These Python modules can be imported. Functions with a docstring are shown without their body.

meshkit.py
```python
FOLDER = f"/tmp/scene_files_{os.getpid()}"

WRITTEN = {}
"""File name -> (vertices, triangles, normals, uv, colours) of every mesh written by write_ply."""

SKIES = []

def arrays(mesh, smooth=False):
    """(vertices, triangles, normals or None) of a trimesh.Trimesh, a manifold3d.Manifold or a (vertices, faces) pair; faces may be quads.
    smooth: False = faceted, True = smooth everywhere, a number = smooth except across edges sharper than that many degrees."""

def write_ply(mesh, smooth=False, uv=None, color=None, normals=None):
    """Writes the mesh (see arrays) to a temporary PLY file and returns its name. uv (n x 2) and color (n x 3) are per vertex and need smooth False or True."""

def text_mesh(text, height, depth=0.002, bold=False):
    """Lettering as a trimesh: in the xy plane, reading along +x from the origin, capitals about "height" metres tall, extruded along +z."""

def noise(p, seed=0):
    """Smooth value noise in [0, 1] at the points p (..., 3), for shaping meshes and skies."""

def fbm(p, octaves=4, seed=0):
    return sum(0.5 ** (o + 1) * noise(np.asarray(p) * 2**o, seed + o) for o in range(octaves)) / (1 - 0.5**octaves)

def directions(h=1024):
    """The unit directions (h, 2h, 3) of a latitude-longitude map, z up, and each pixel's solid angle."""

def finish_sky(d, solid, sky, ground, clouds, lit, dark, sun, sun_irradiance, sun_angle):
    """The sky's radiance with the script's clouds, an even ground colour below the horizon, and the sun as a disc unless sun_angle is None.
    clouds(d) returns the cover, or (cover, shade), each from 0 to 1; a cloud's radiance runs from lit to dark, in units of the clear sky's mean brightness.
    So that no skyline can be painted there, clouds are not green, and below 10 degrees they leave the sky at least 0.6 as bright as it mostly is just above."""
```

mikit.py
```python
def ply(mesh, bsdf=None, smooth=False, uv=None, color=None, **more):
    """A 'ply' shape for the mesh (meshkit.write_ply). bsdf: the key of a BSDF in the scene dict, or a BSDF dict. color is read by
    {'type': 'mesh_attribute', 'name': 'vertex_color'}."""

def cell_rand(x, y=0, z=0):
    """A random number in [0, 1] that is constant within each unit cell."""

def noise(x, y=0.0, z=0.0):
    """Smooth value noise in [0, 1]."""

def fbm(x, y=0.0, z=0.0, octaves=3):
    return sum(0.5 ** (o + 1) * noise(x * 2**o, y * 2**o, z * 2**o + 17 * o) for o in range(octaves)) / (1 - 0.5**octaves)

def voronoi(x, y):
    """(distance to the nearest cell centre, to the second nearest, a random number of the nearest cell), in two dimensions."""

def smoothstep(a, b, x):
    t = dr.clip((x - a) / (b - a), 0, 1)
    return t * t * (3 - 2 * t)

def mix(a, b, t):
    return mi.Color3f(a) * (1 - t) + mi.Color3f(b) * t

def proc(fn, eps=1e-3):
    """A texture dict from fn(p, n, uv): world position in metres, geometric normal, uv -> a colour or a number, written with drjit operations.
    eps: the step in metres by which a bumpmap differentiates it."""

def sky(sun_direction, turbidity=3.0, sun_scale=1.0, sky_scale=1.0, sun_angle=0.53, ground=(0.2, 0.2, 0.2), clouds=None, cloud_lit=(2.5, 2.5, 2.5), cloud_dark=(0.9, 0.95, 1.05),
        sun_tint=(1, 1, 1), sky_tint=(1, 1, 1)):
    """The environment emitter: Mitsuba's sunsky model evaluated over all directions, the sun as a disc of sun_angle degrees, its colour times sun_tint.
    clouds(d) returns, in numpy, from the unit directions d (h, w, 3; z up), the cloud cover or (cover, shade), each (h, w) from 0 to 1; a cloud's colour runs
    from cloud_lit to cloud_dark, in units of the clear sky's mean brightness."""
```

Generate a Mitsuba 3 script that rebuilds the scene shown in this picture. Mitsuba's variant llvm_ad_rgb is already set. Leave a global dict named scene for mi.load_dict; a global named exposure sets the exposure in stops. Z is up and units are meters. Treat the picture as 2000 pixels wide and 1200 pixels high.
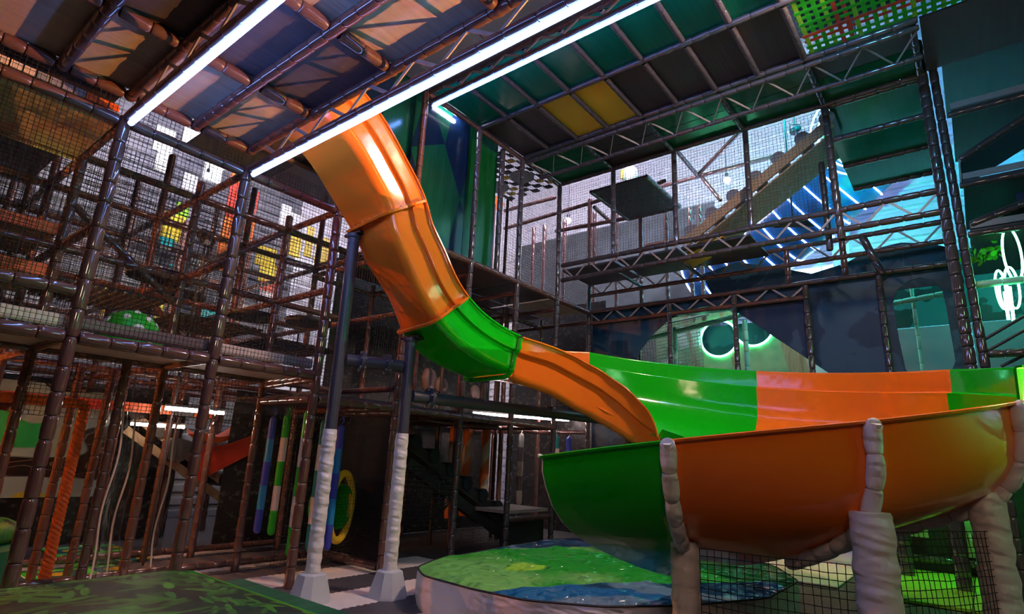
import math
import numpy as np, trimesh
import drjit as dr
import mitsuba as mi
import mikit
from mikit import proc, noise, fbm, voronoi, cell_rand, smoothstep, mix
from shapely.geometry import Polygon, box as sbox, Point
from shapely import affinity

T = mi.ScalarTransform4f
PI = math.pi
rng = np.random.default_rng(7)
scene = {'type': 'scene'}
labels = {}

# ------------------------------------------------------------------ camera, exposure, large lights
exposure = 0.2
scene['camera'] = {'type': 'perspective', 'fov': 83.586, 'fov_axis': 'x', 'near_clip': 0.05, 'far_clip': 200.0,
                   'to_world': T().look_at(origin=[0, 0, 1.74], target=[3.7633, 3.0326, 3.0209], up=[-0.229, -0.1237, 0.9655])}
LED = (3.6, 7.6, 23.0)           # radiance of the three long light strips
WARM = (560.0, 190.0, 50.0)        # intensity of the amber stage lamps
TEAL = (1.0, 60.0, 48.0)
KEY = (440.0, 280.0, 205.0)          # court floodlights under the upper deck, above the frame
BACKLIGHT = (120.0, 108.0, 140.0)    # white floodlights over the rear hall
TUBE = (16.0, 11.0, 8.0)          # warm tube lamps under the decks
FILL = (17.0, 10.5, 7.4)          # soft lamps behind the viewer
NEON = (0.9, 6.5, 2.6)


# ------------------------------------------------------------------ materials
def bsdf(key, d):
    scene[key] = {**d, 'id': key} if False else d
    return key


def rgb(*c):
    return {'type': 'rgb', 'value': list(c if len(c) == 3 else c[0])}


def pr(key, color, rough=.5, metal=0.0, spec=.5, coat=0.0, bump=None, bscale=1.0, sheen=0.0):
    d = {'type': 'principled', 'base_color': color if isinstance(color, dict) else rgb(color), 'roughness': rough, 'metallic': metal, 'specular': spec}
    if coat:
        d['clearcoat'] = coat
        d['clearcoat_gloss'] = .95
    if bump is not None:
        d = {'type': 'bumpmap', 'arbitrary': bump, 'scale': bscale, 'bsdf': d}
    return bsdf(key, {'type': 'twosided', 'bsdf': d})


pr('m_foam', (.10, .045, .038), .07, spec=1.0, coat=1.0)                       # brown vinyl over foam
pr('m_foam_grey', (.055, .045, .05), .07, spec=1.0, coat=1.0)
pr('m_foam_mint', (.35, .75, .55), .3)
pr('m_pole', (.02, .015, .014), .5)
pr('m_net', (.012, .011, .013), .7)
pr('m_net_white', (.55, .5, .48), .7)
pr('m_steel', (.33, .29, .28), .45, metal=.2)
pr('m_support', (.045, .05, .07), .38)
pr('m_bolt', (.6, .6, .62), .3, metal=.9)
pr('m_black', (.012, .012, .014), .5)
pr('m_dark', (.02, .02, .024), .6)
pr('m_case', (.03, .03, .035), .5)


def wood(c1, c2, sc=1.0):
    def fn(p, n, uv):
        g = fbm(p.x * 1.3 * sc, p.y * 40 * sc, p.z * 3, 3)
        return mix(c1, c2, g)
    return proc(fn)


pr('m_panel_beige', wood((.34, .28, .23), (.48, .41, .35)), .5)
pr('m_panel_dark', wood((.055, .05, .065), (.085, .075, .09)), .45)
pr('m_panel_brown', wood((.034, .03, .034), (.055, .048, .052)), .4)
pr('m_panel_green', proc(lambda p, n, uv: mix((.002, .11, .048), (.005, .15, .07), fbm(p.x * 2, p.y * 30, p.z, 2))), .16, spec=.6)
pr('m_panel_yellow', (.78, .50, .03), .3)
pr('m_board_tan', (.44, .32, .19), .5)
pr('m_orange', (.86, .182, .012), .14, spec=.5, coat=.6,
   bump=proc(lambda p, n, uv: fbm(p.x * 5, p.y * 5, p.z * 5, 2) * .004), bscale=1.0)
pr('m_green', (.004, .46, .006), .12, spec=.4, coat=.4,
   bump=proc(lambda p, n, uv: fbm(p.x * 5 + 9, p.y * 5, p.z * 5, 2) * .004), bscale=1.0)
pr('m_pad', (.72, .68, .66), .42,
   bump=proc(lambda p, n, uv: fbm(p.x * 6 + p.z * 6, p.y * 6 - p.z * 6, p.z * 15, 2) * .035), bscale=1.0)
pr('m_pad_grey', (.5, .53, .55), .45)
pr('m_stripe_white', proc(lambda p, n, uv: mix((.66, .58, .53), (.74, .66, .6), fbm(p.x * 9, p.y * 60, 0.0, 2))), .55)
pr('m_stripe_black', proc(lambda p, n, uv: mix((.055, .05, .055), (.08, .072, .08), fbm(p.x * 9, p.y * 60, 3.0, 2))), .55)
pr('m_hall', (.02, .02, .023), .8)
pr('m_hall_floor', (.05, .045, .045), .6)
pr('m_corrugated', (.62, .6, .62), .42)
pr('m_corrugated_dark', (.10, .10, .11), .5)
pr('m_white', (.72, .70, .68), .5)
pr('m_red', (.5, .05, .03), .45)
pr('m_redorange', (.75, .13, .02), .45)
pr('m_yellow', (.75, .48, .03), .4)
pr('m_toygreen', (.02, .38, .02), .35)
pr('m_lime', (.2, .5, .03), .4)
pr('m_teal', (.01, .17, .17), .35)
pr('m_blue', (.05, .07, .42), .35)
pr('m_cyan', (.02, .25, .5), .35)
pr('m_navy', (.012, .03, .085), .3)
pr('m_cream', (.74, .60, .52), .45)
pr('m_brownroll', (.16, .11, .11), .45)
pr('m_foliage', (.10, .5, .03), .5)
pr('m_mat_edge', proc(lambda p, n, uv: mix((.004, .07, .03), (.01, .13, .05), fbm(p.x * 2, p.y * 14, 0.0, 2))), .5)
pr('m_tube', (.012, .05, .16), .2, coat=.5)
pr('m_logdark', (.012, .02, .03), .35)
scene['m_film'] = {'type': 'thindielectric', 'int_ior': 1.5}
pr('m_navygloss', (.006, .03, .045), .22, spec=.6)
pr('m_deepgreen', proc(lambda p, n, uv: mix((.002, .06, .012), (.004, .11, .02), fbm(p.x * 12, p.z * 1.5, 0.0, 2))), .25)
pr('m_speckle', proc(lambda p, n, uv: mix((.012, .012, .014), (.06, .065, .06), smoothstep(.55, .75, fbm(p.x * 14, p.y * 14, p.z * 14, 3)))), .5)
pr('m_olive', (.03, .036, .018), .5)
pr('m_upper', (.42, .44, .46), .4)
pr('m_parapet', proc(lambda p, n, uv: mix((.05, .056, .06), (.09, .10, .10), fbm(p.y * 3, p.z * 3, 0.0, 3))), .5)
pr('m_shrub', proc(lambda p, n, uv: mix((.02, .16, .16), (.004, .04, .035), smoothstep(.50, .54, fbm(p.y * 2.2, p.z * 2.2, 3.0, 4) - .12 * (p.z - 5.2)))), .5)
pr('m_plate', (.25, .26, .28), .5)


def leaves(p, n, uv):
    """Printed jungle leaves: long bright blades and dark litter."""
    c = mix((.002, .012, .010), (.008, .045, .018), fbm(p.x * 5, p.y * 5, 1.0, 3))
    c = mix(c, (.016, .018, .012), smoothstep(.6, .7, fbm(p.x * 3 + 4, p.y * 3, 6.0, 2)))
    wx, wy = p.x + .5 * fbm(p.x * 1.3, p.y * 1.3, 5.0, 2), p.y + .5 * fbm(p.x * 1.3, p.y * 1.3, 9.0, 2)
    for a, s, lum in ((.5, 1.0, .55), (2.5, .8, .8), (1.2, 1.35, 1.0), (.1, 1.2, .7)):
        u, v = wx * math.cos(a) + wy * math.sin(a) + lum * 7, -wx * math.sin(a) + wy * math.cos(a)
        f1, f2, w = voronoi(u * 1.5 * s, v * 5.5 * s)
        k = smoothstep(.34, .26, f1) * smoothstep(.36, .40, w)
        tone = (.45 + .55 * fbm(u * 2, v * 30, 4.0, 2)) * lum
        c = mix(c, mi.Color3f(.015 + .05 * w, .10 + .22 * w, .025) * tone, k)
    speck = smoothstep(.56, .7, fbm(p.x * 38, p.y * 38, 2.0, 2)) * smoothstep(.45, .6, fbm(p.x * 1.2 + 7, p.y * 1.2, 2.0, 2))
    return mix(c, (.05, .2, .05), speck * .8)


def lagoon(p, n, uv):
    """Printed lagoon: green meadow with a pale patch, blue water in wavy bands."""
    w = p.x * .62 + p.y * .79 + .5 * (fbm(p.x * .9, p.y * .9, 0.0, 2) - .5)
    g = mix((.012, .30, .02), (.16, .46, .10), smoothstep(.4, .62, fbm(p.x * .8 + 3, p.y * .8, 4.0, 2)))
    g = mix(g, (.28, .62, .04), smoothstep(.62, .7, fbm(p.x * 1.1, p.y * 1.3, 11.0, 2)))
    b = mix((.004, .035, .075), (.01, .12, .27), smoothstep(.42, .6, fbm(p.x * 1.2 + p.y, p.y * 1.6, 8.0, 2)))
    b = mix(b, (.10, .19, .26), smoothstep(.58, .68, fbm(p.x * 1.4 + 5, p.y * 1.2 + p.x, 3.0, 2)))
    k = smoothstep(6.5, 6.54, w) * smoothstep(9.15, 9.1, w)
    return mix(b, g, k)


def swirl(p, n, uv):
    """Printed swirling pool scene: dark marbled bands, pale blue water, a green island."""
    q = fbm(p.x * 1.5, p.y * 1.5, p.z * 1.5, 2)
    s = fbm(p.x * 1.2 + q * 2, q * 3, p.z * 2.2 + q, 2)
    ln = dr.abs(s * 9 - dr.floor(s * 9) - .5)
    c = mix((.006, .006, .010), (.07, .07, .09), smoothstep(.12, .02, ln))
    c = mix(c, (.13, .24, .34), smoothstep(.50, .53, noise(p.x * 1.1 + 4, q, p.z * 2.3 + 2)))
    c = mix(c, (.01, .22, .09), smoothstep(.64, .67, noise(p.x * 1.3, q + 5, p.z * 2.1 + 7)))
    return mix(c, (.22, .24, .03), smoothstep(.80, .83, noise(p.x * 1.6, q + 8, p.z * 2.3)))


def forest(p, n, uv):
    """Printed forest: pale sky, rounded foliage, brown trunks (wall in the y-z plane)."""
    y, z = p.y, p.z
    c = mix((.42, .48, .5), (.7, .7, .66), fbm(y * .8, z * .8, 2.0, 2))
    fol = fbm(y * 1.1, z * 1.4, 5.0, 3)
    c = mix(c, mix((.12, .26, .14), (.36, .44, .22), fbm(y * 4, z * 4, 1.0, 2)), smoothstep(.47, .50, fol))
    bend = .35 * fbm(y * .4, z * 1.1, 3.0, 2)
    for c0, w0 in ((3.15, .30), (1.2, .16), (4.6, .07), (5.6, .09)):
        k = smoothstep(w0, w0 * .7, dr.abs(y + bend - c0 - .18 * (z - 4)))
        c = mix(c, mix((.20, .12, .06), (.42, .30, .18), fbm(y * 30, z * 3, 2.0, 2)), k)
    return c


def night(p, n, uv):
    """Printed night forest: navy with faint branches and leaf clouds."""
    y, z = p.y, p.z
    c = mix((.001, .018, .045), (.002, .035, .065), fbm(y * .7, z * .7, 1.0, 2))
    k = smoothstep(.56, .62, fbm(y * 1.6, z * 1.6, 4.0, 4))
    c = mix(c, (.03, .10, .16), k * .5)
    br = dr.abs(fbm(y * 1.1 + 2, z * .8, 9.0, 3) - .5)
    return mix(c, (.035, .08, .11), smoothstep(.02, .004, br) * .5)


def facets(p, n, uv):
    """Navy and green printed triangles of the tall enclosure wall (x-z plane)."""
    a, b = p.x * .9 + p.z * .5, p.z * .8 - p.x * .45
    r = cell_rand(dr.floor(a), dr.floor(b), dr.select(a - dr.floor(a) > b - dr.floor(b), 1.0, 2.0))
    c = mix((.003, .012, .042), (.003, .055, .036), smoothstep(.35, .65, r))
    return c * (.8 + .4 * fbm(p.x * 20, p.z * 2, 0.0, 2))


def hop(p, n, uv):
    """Printed hopscotch squares."""
    u, v = p.x / .62, p.y / .62
    fu, fv = u - dr.floor(u), v - dr.floor(v)
    r = cell_rand(dr.floor(u), dr.floor(v), 4.0)
    c = dr.select(r < .45, mi.Color3f(.45, .06, .07), dr.select(r < .75, mi.Color3f(.04, .13, .05), mi.Color3f(.02, .09, .11)))
    d = dr.sqrt(dr.square(fu - .5) + dr.square(fv - .5))
    c = mix(c, mi.Color3f(.5, .36, .03), smoothstep(.22, .19, d) * smoothstep(.5, .55, r))
    e = dr.minimum(dr.minimum(fu, 1 - fu), dr.minimum(fv, 1 - fv))
    c = mix(c, (.75, .7, .6), smoothstep(.13, .11, e))
    return mix(c, (.03, .45, .03), smoothstep(.10, .085, e))


def twist(p, n, uv):
    s = uv.y * 2.2 + uv.x
    return mix((.62, .56, .5), (.6, .17, .05), smoothstep(.45, .5, s - dr.floor(s)) * smoothstep(1.0, .95, s - dr.floor(s)))


def dotty(p, n, uv):
    return mix((.02, .33, .02), (.75, .68, .62), uv.x)


wr = proc(lambda p, n, uv: fbm(p.x * 3.0 + p.y * 2, p.y * 5 - p.x, 0.0, 3) * .22 + dr.abs(fbm(p.x * 6, p.y * 6, 2.0, 2) - .5) * .10)
pr('m_leaves', proc(leaves), .5, bump=proc(lambda p, n, uv: fbm(p.x * 9, p.y * 9, 0.0, 2) * .006), bscale=1.0)
pr('m_lagoon', proc(lagoon), .16, spec=.6, bump=wr, bscale=.7)
pr('m_swirl', proc(swirl), .2)
pr('m_forest', proc(forest), .5)
pr('m_night', proc(night), .45)
pr('m_facets', proc(facets), .18, spec=.7)
pr('m_hop', proc(hop), .35)
pr('m_twist', proc(twist), .55)


# ------------------------------------------------------------------ geometry helpers
def tm(v, f):
    return trimesh.Trimesh(np.asarray(v, float), np.asarray(f, int), process=False)


def cat(ms):
    return trimesh.util.concatenate([m for m in ms if m is not None])


def frame(d, up=(0, 0, 1)):
    d = np.asarray(d, float)
    d = d / np.linalg.norm(d)
    a = np.cross(d, up)
    if np.linalg.norm(a) < 1e-3:
        a = np.cross(d, (1, 0, 0))
    a = a / np.linalg.norm(a)
    return a, np.cross(d, a) * -1, d


def grid_faces(n, m, closed=True):
    f = []
    for i in range(n - 1):
        for j in range(m if closed else m - 1):
            k = (j + 1) % m
            a, b, c, d = i * m + j, i * m + k, (i + 1) * m + k, (i + 1) * m + j
            f += [(a, b, c), (a, c, d)]
    return f


def cyl(p0, p1, r, n=12, r1=None, caps=True, ph=0.0):
    p0, p1 = np.asarray(p0, float), np.asarray(p1, float)
    a, b, d = frame(p1 - p0)
    t = np.arange(n) * 2 * PI / n + ph
    ring = np.cos(t)[:, None] * a + np.sin(t)[:, None] * b
    v = np.vstack([p0 + ring * r, p1 + ring * (r if r1 is None else r1)])
    f = [(x, z, y) for x, y, z in grid_faces(2, n)]
    if caps:
        v = np.vstack([v, p0, p1])
        for j in range(n):
            k = (j + 1) % n
            f += [(2 * n, j, k), (2 * n + 1, n + k, n + j)]
    m = tm(v, f)
    return m


def path_tube(pts, r, n=8, closed=False, caps=True):
    pts = np.asarray(pts, float)
    k = len(pts)
    tan = np.roll(pts, -1, 0) - np.roll(pts, 1, 0) if closed else np.gradient(pts, axis=0)
    tan /= np.linalg.norm(tan, axis=1, keepdims=True) + 1e-12
    a = frame(tan[0])[0]
    V, rr = [], np.broadcast_to(r, (k,))
    th = np.arange(n) * 2 * PI / n
    for i in range(k):
        a = a - tan[i] * (a @ tan[i])
        a /= np.linalg.norm(a)
        b = np.cross(tan[i], a)
        V.append(pts[i] + rr[i] * (np.cos(th)[:, None] * a + np.sin(th)[:, None] * b))
    v = np.vstack(V)
    f = grid_faces(k, n)
    if closed:
        # nearest start vertex keeps the seam untwisted
        s = int(np.argmin(np.linalg.norm(v[:n] - v[(k - 1) * n], axis=1)))
        for j in range(n):
            q = (j + 1) % n
            a0, b0, c0, d0 = (k - 1) * n + j, (k - 1) * n + q, (s + q) % n, (s + j) % n
            f += [(a0, b0, c0), (a0, c0, d0)]
    elif caps:
        v = np.vstack([v, pts[0], pts[-1]])
        for j in range(n):
            q = (j + 1) % n
            f += [(k * n, q, j), (k * n + 1, (k - 1) * n + j, (k - 1) * n + q)]
    return tm(v, f)


def box(lo, hi, bev=0.0):
    lo, hi = np.minimum(lo, hi).astype(float), np.maximum(lo, hi).astype(float)
    if bev <= 0:
        m = trimesh.creation.box(hi - lo)
        m.apply_translation((lo + hi) / 2)
        return m
    c, h, pts = (lo + hi) / 2, (hi - lo) / 2, []
    b = min(bev, h.min() * .98)
    for sx in (-1, 1):
        for sy in (-1, 1):
            for sz in (-1, 1):
                s = np.array([sx, sy, sz])
                for k in range(3):
                    q = h - b
                    q[k] = h[k]
                    pts.append(c + s * q)
    return trimesh.convex.convex_hull(np.array(pts))


def bar(p0, p1, w, h, up=(0, 0, 1)):
    """A rectangular bar from p0 to p1, w wide, h high."""
    p0, p1 = np.asarray(p0, float), np.asarray(p1, float)
    a, b, d = frame(p1 - p0, up)
    v = [p + a * sx * w / 2 + b * sy * h / 2 for p in (p0, p1) for sx, sy in ((-1, -1), (1, -1), (1, 1), (-1, 1))]
    return trimesh.convex.convex_hull(np.array(v))


def extr(poly, origin, ex, ey, depth):
    """A 2D shapely polygon set in the plane (origin, ex, ey) and made depth thick along ex x ey."""
    ex, ey = np.asarray(ex, float), np.asarray(ey, float)
    ez = np.cross(ex, ey)
    ms = []
    for g in getattr(poly, 'geoms', [poly]):
        m = trimesh.creation.extrude_polygon(g, depth, engine='earcut')
        m.vertices = np.asarray(origin) + m.vertices[:, :1] * ex + m.vertices[:, 1:2] * ey + m.vertices[:, 2:3] * ez
        ms.append(m)
    return cat(ms)


def sphere(c, r, sub=2, sc=(1, 1, 1)):
    m = trimesh.creation.icosphere(sub, 1.0)
    m.vertices = m.vertices * np.asarray(sc) * r + np.asarray(c)
    return m


def lathe(prof, p0, axis=(0, 0, 1), n=16):
    """prof: rows (r, z) along the axis from p0."""
    a, b, d = frame(axis)
    t = np.arange(n) * 2 * PI / n
    ring = np.cos(t)[:, None] * a + np.sin(t)[:, None] * b
    v = np.vstack([np.asarray(p0) + ring * r + d * z for r, z in prof])
    f = [(x, z, y) for x, y, z in grid_faces(len(prof), n)]
    return tm(v, f)


def torus(c, normal, R, r, n=32, m=8, sc=(1, 1)):
    a, b, d = frame(normal)
    t = np.arange(n) * 2 * PI / n
    return path_tube([np.asarray(c) + R * (sc[0] * math.cos(x) * a + sc[1] * math.sin(x) * b) for x in t], r, m, closed=True)


# ------------------------------------------------------------------ object registry
def nxt(base, parent=None):
    full = base if parent is None else parent + '__' + base
    used = USED.setdefault(full, 0)
    USED[full] += 1
    return full if used == 0 else '%s_%03d' % (full, used)


USED = {}


def thing(name, label=None, category=None, group=None, kind=None):
    k = nxt(name)
    labels[k] = {a: b for a, b in (('label', label), ('category', category), ('group', group), ('kind', kind)) if b}
    return k


def put(key, mesh, mat, smooth=35, **more):
    scene[key] = mikit.ply(mesh, mat, smooth=smooth, **more)
    return key


def part(parent, name, mesh, mat, smooth=35, label=None, kind=None, **more):
    k = nxt(name, parent)
    put(k, mesh, mat, smooth, **more)
    if label or kind:
        labels[k] = {a: b for a, b in (('label', label), ('kind', kind)) if b}
    return k


def obj(name, mesh, mat, label, category, group=None, kind=None, smooth=35, **more):
    k = thing(name, label, category, group, kind)
    return put(k, mesh, mat, smooth, **more)


def glow(rad, weight=.12):
    """weight: how often the renderer samples this lamp, next to the others."""
    return {'emitter': {'type': 'area', 'radiance': rgb(rad), 'sampling_weight': float(weight)}}


# the foam sleeve: a vinyl-covered foam tube, slightly bulged, pinched at both ends by a cable tie
_sl = {}


def unit_sleeve(var, n=14):
    if (var, n) not in _sl:
        g = np.random.default_rng(var)
        prof = [(.82, .0), (.955, .035), (1.0, .16), (1.02 + .02 * g.random(), .5), (1.0, .84), (.955, .965), (.82, 1.0)]
        _sl[(var, n)] = lathe(prof, (0, 0, 0), (0, 0, 1), n)
    return _sl[(var, n)]


_plys = {}


def sleeve_entry(var, mat, n):
    if (var, mat, n) not in _plys:
        _plys[(var, mat, n)] = mikit.ply(unit_sleeve(var, n), mat, smooth=60)
    return _plys[(var, mat, n)]


def mat4(cols, t):
    m = np.eye(4)
    m[:3, 0], m[:3, 1], m[:3, 2], m[:3, 3] = *cols, t
    return T(m.tolist())


def padded(parent, name, p0, p1, r=.055, sleeves=True, mat='m_foam', seg=.27, n=14, cut=()):
    """A steel pole in foam sleeves: a part (the pole) with one sub-part per sleeve, or one grooved mesh for the small ones."""
    p0, p1 = np.asarray(p0, float), np.asarray(p1, float)
    L = float(np.linalg.norm(p1 - p0))
    a, b, d = frame(p1 - p0)
    k = max(1, int(round(L / seg)))
    g = np.random.default_rng(int(abs(p0.sum() * 1000 + p1.sum() * 77)) % 2**31)
    w = g.uniform(.8, 1.2, k)
    e = np.concatenate([[0], np.cumsum(w / w.sum())]) * L
    if sleeves:
        key = part(parent, name, cyl(p0, p1, r * .62, 8), 'm_pole')
        for i in range(k):
            l = e[i + 1] - e[i] - .006
            jit = 1 + g.uniform(-.03, .03)
            th = g.uniform(0, 6.28)
            A, B = a * math.cos(th) + b * math.sin(th), -a * math.sin(th) + b * math.cos(th)
            s = nxt('sleeve', key)
            scene[s] = {**sleeve_entry(int(g.integers(3)), mat, n), 'to_world': mat4((A * r * jit, B * r * jit, d * l), p0 + d * (e[i] + .003))}
        return key
    prof = []
    for i in range(k):
        l = e[i + 1] - e[i]
        for q, z in ((.80, 0), (.97, .05), (1.02, .5), (.97, .95), (.80, 1.0)):
            prof.append((q * r, e[i] + z * l))
    return part(parent, name, lathe(prof, p0, d, max(8, n - 4)), mat, smooth=60)


def net_mesh(o, u, v, nu, nv, r=.0028, sag=.0, seed=0, clip=None):
    """Knotted cords over the parallelogram o, u, v: nu + 1 cords along v and nv + 1 along u, each a three-sided prism."""
    o, u, v = (np.asarray(x, float) for x in (o, u, v))
    nrm = np.cross(u, v)
    nrm /= np.linalg.norm(nrm)
    g = np.random.default_rng(seed)

    def P(s, t):
        w = sag * (math.sin(PI * s) * math.sin(PI * t))
        return o + u * s + v * t + nrm * w

    ms = []
    fu, fv = u / np.linalg.norm(u), v / np.linalg.norm(v)
    for i in range(nu + 1):
        s = i / nu
        k = 5 if sag else 2
        ms.append(path_tube([P(min(1, max(0, s + (g.uniform(-.2, .2) / nu if sag and 0 < j < k - 1 else 0))), t) for j, t in enumerate(np.linspace(0, 1, k))], r, 3, caps=False))
    for j in range(nv + 1):
        t = j / nv
        k = 5 if sag else 2
        ms.append(path_tube([P(s, min(1, max(0, t + (g.uniform(-.2, .2) / nv if sag and 0 < i < k - 1 else 0)))) for i, s in enumerate(np.linspace(0, 1, k))], r, 3, caps=False))
    return cat(ms)


def net(label, o, u, v, cell=.05, r=.0028, sag=.02, mat='m_net', group=None, seed=0):
    lu, lv = np.linalg.norm(u), np.linalg.norm(v)
    return obj('safety_net', net_mesh(o, u, v, max(2, int(round(lu / cell))), max(2, int(round(lv / cell))), r, sag, seed), mat, label, 'net', group, smooth=False)


def truss(parent, a0, a1, b0, b1, n, r=.05, sleeves=True, dw=.035, chord=('chord', 'chord'), mat='m_foam'):
    """Two padded chords a and b joined by flat steel diagonals."""
    a0, a1, b0, b1 = (np.asarray(x, float) for x in (a0, a1, b0, b1))
    padded(parent, 'chord', a0, a1, r, sleeves, mat)
    padded(parent, 'chord', b0, b1, r, sleeves, mat)
    for i in range(n):
        t0, t1, t2 = i / n, (i + .5) / n, (i + 1) / n
        A, B, Cc = a0 + (a1 - a0) * t0, b0 + (b1 - b0) * t1, a0 + (a1 - a0) * t2
        part(parent, 'diagonal', bar(A, B, .012, dw), 'm_steel', False)
        part(parent, 'diagonal', bar(B, Cc, .012, dw), 'm_steel', False)


# ------------------------------------------------------------------ the setting
def structure(name, mesh, mat, smooth=False):
    k = thing(name, kind='structure')
    return put(k, mesh, mat, smooth)


def corrugation(o, along, L, h, pitch=.30, depth=.06):
    """A wall sheet with horizontal ribs: profile up the wall, extruded along it."""
    o, along = np.asarray(o, float), np.asarray(along, float)
    nrm = np.cross(along, (0, 0, 1))
    prof, z = [], 0.0
    while z < h:
        prof += [(0, z), (0, z + pitch * .5), (depth, z + pitch * .62), (depth, z + pitch * .88)]
        z += pitch
    v = [o + along * t + nrm * d + np.array([0, 0, zz]) for t in (0, L) for d, zz in prof]
    n = len(prof)
    f = []
    for i in range(n - 1):
        f += [(i, i + 1, n + i + 1), (i, n + i + 1, n + i)]
    return tm(v, f)


structure('floor', box((-6, -7, -.2), (20, 17, -.012)), 'm_hall_floor')
structure('ceiling', box((-6, -7, 15.6), (20, 17, 15.8)), 'm_hall')
structure('wall_right', box((-6, -7.2, 0), (20, -7, 15.6)), 'm_hall')
structure('wall_front', box((-6.2, -7, 0), (-6, 17, 15.6)), 'm_hall')
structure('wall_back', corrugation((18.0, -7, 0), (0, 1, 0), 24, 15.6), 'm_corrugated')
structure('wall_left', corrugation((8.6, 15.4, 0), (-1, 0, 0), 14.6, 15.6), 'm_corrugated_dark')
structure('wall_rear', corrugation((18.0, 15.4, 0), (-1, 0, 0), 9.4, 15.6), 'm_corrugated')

# interlocking striped floor tiles, tongues along the stripes
k_floor = 'floor'
_tile = {}


def tile_poly(w, d):
    n = int(round(w / .1))
    p = []
    for i in range(n):
        x = w * i / n
        p += [(x, 0), (x + w / n * .45, 0), (x + w / n * .55, -.022), (x + w / n * .95, -.022)]
    top = [(x, y + d) for x, y in reversed(p + [(w, 0)])]
    return Polygon(p + [(w, 0)] + top)


_tp = extr(tile_poly(1.0, .71), (0, 0, -.012), (1, 0, 0), (0, 1, 0), .012)
_tplys = {m: mikit.ply(_tp, m, smooth=False) for m in ('m_stripe_white', 'm_stripe_black')}
for j in range(9):
    y0 = 4.49 + .71 * j
    for i in range(8):
        x0 = -.4 + 1.0 * i
        if y0 > 9.3 and x0 > 5.2:
            continue
        s = nxt('tile', k_floor)
        scene[s] = {**_tplys['m_stripe_black' if j % 2 else 'm_stripe_white'], 'to_world': T().translate([x0, y0, 0])}


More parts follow.
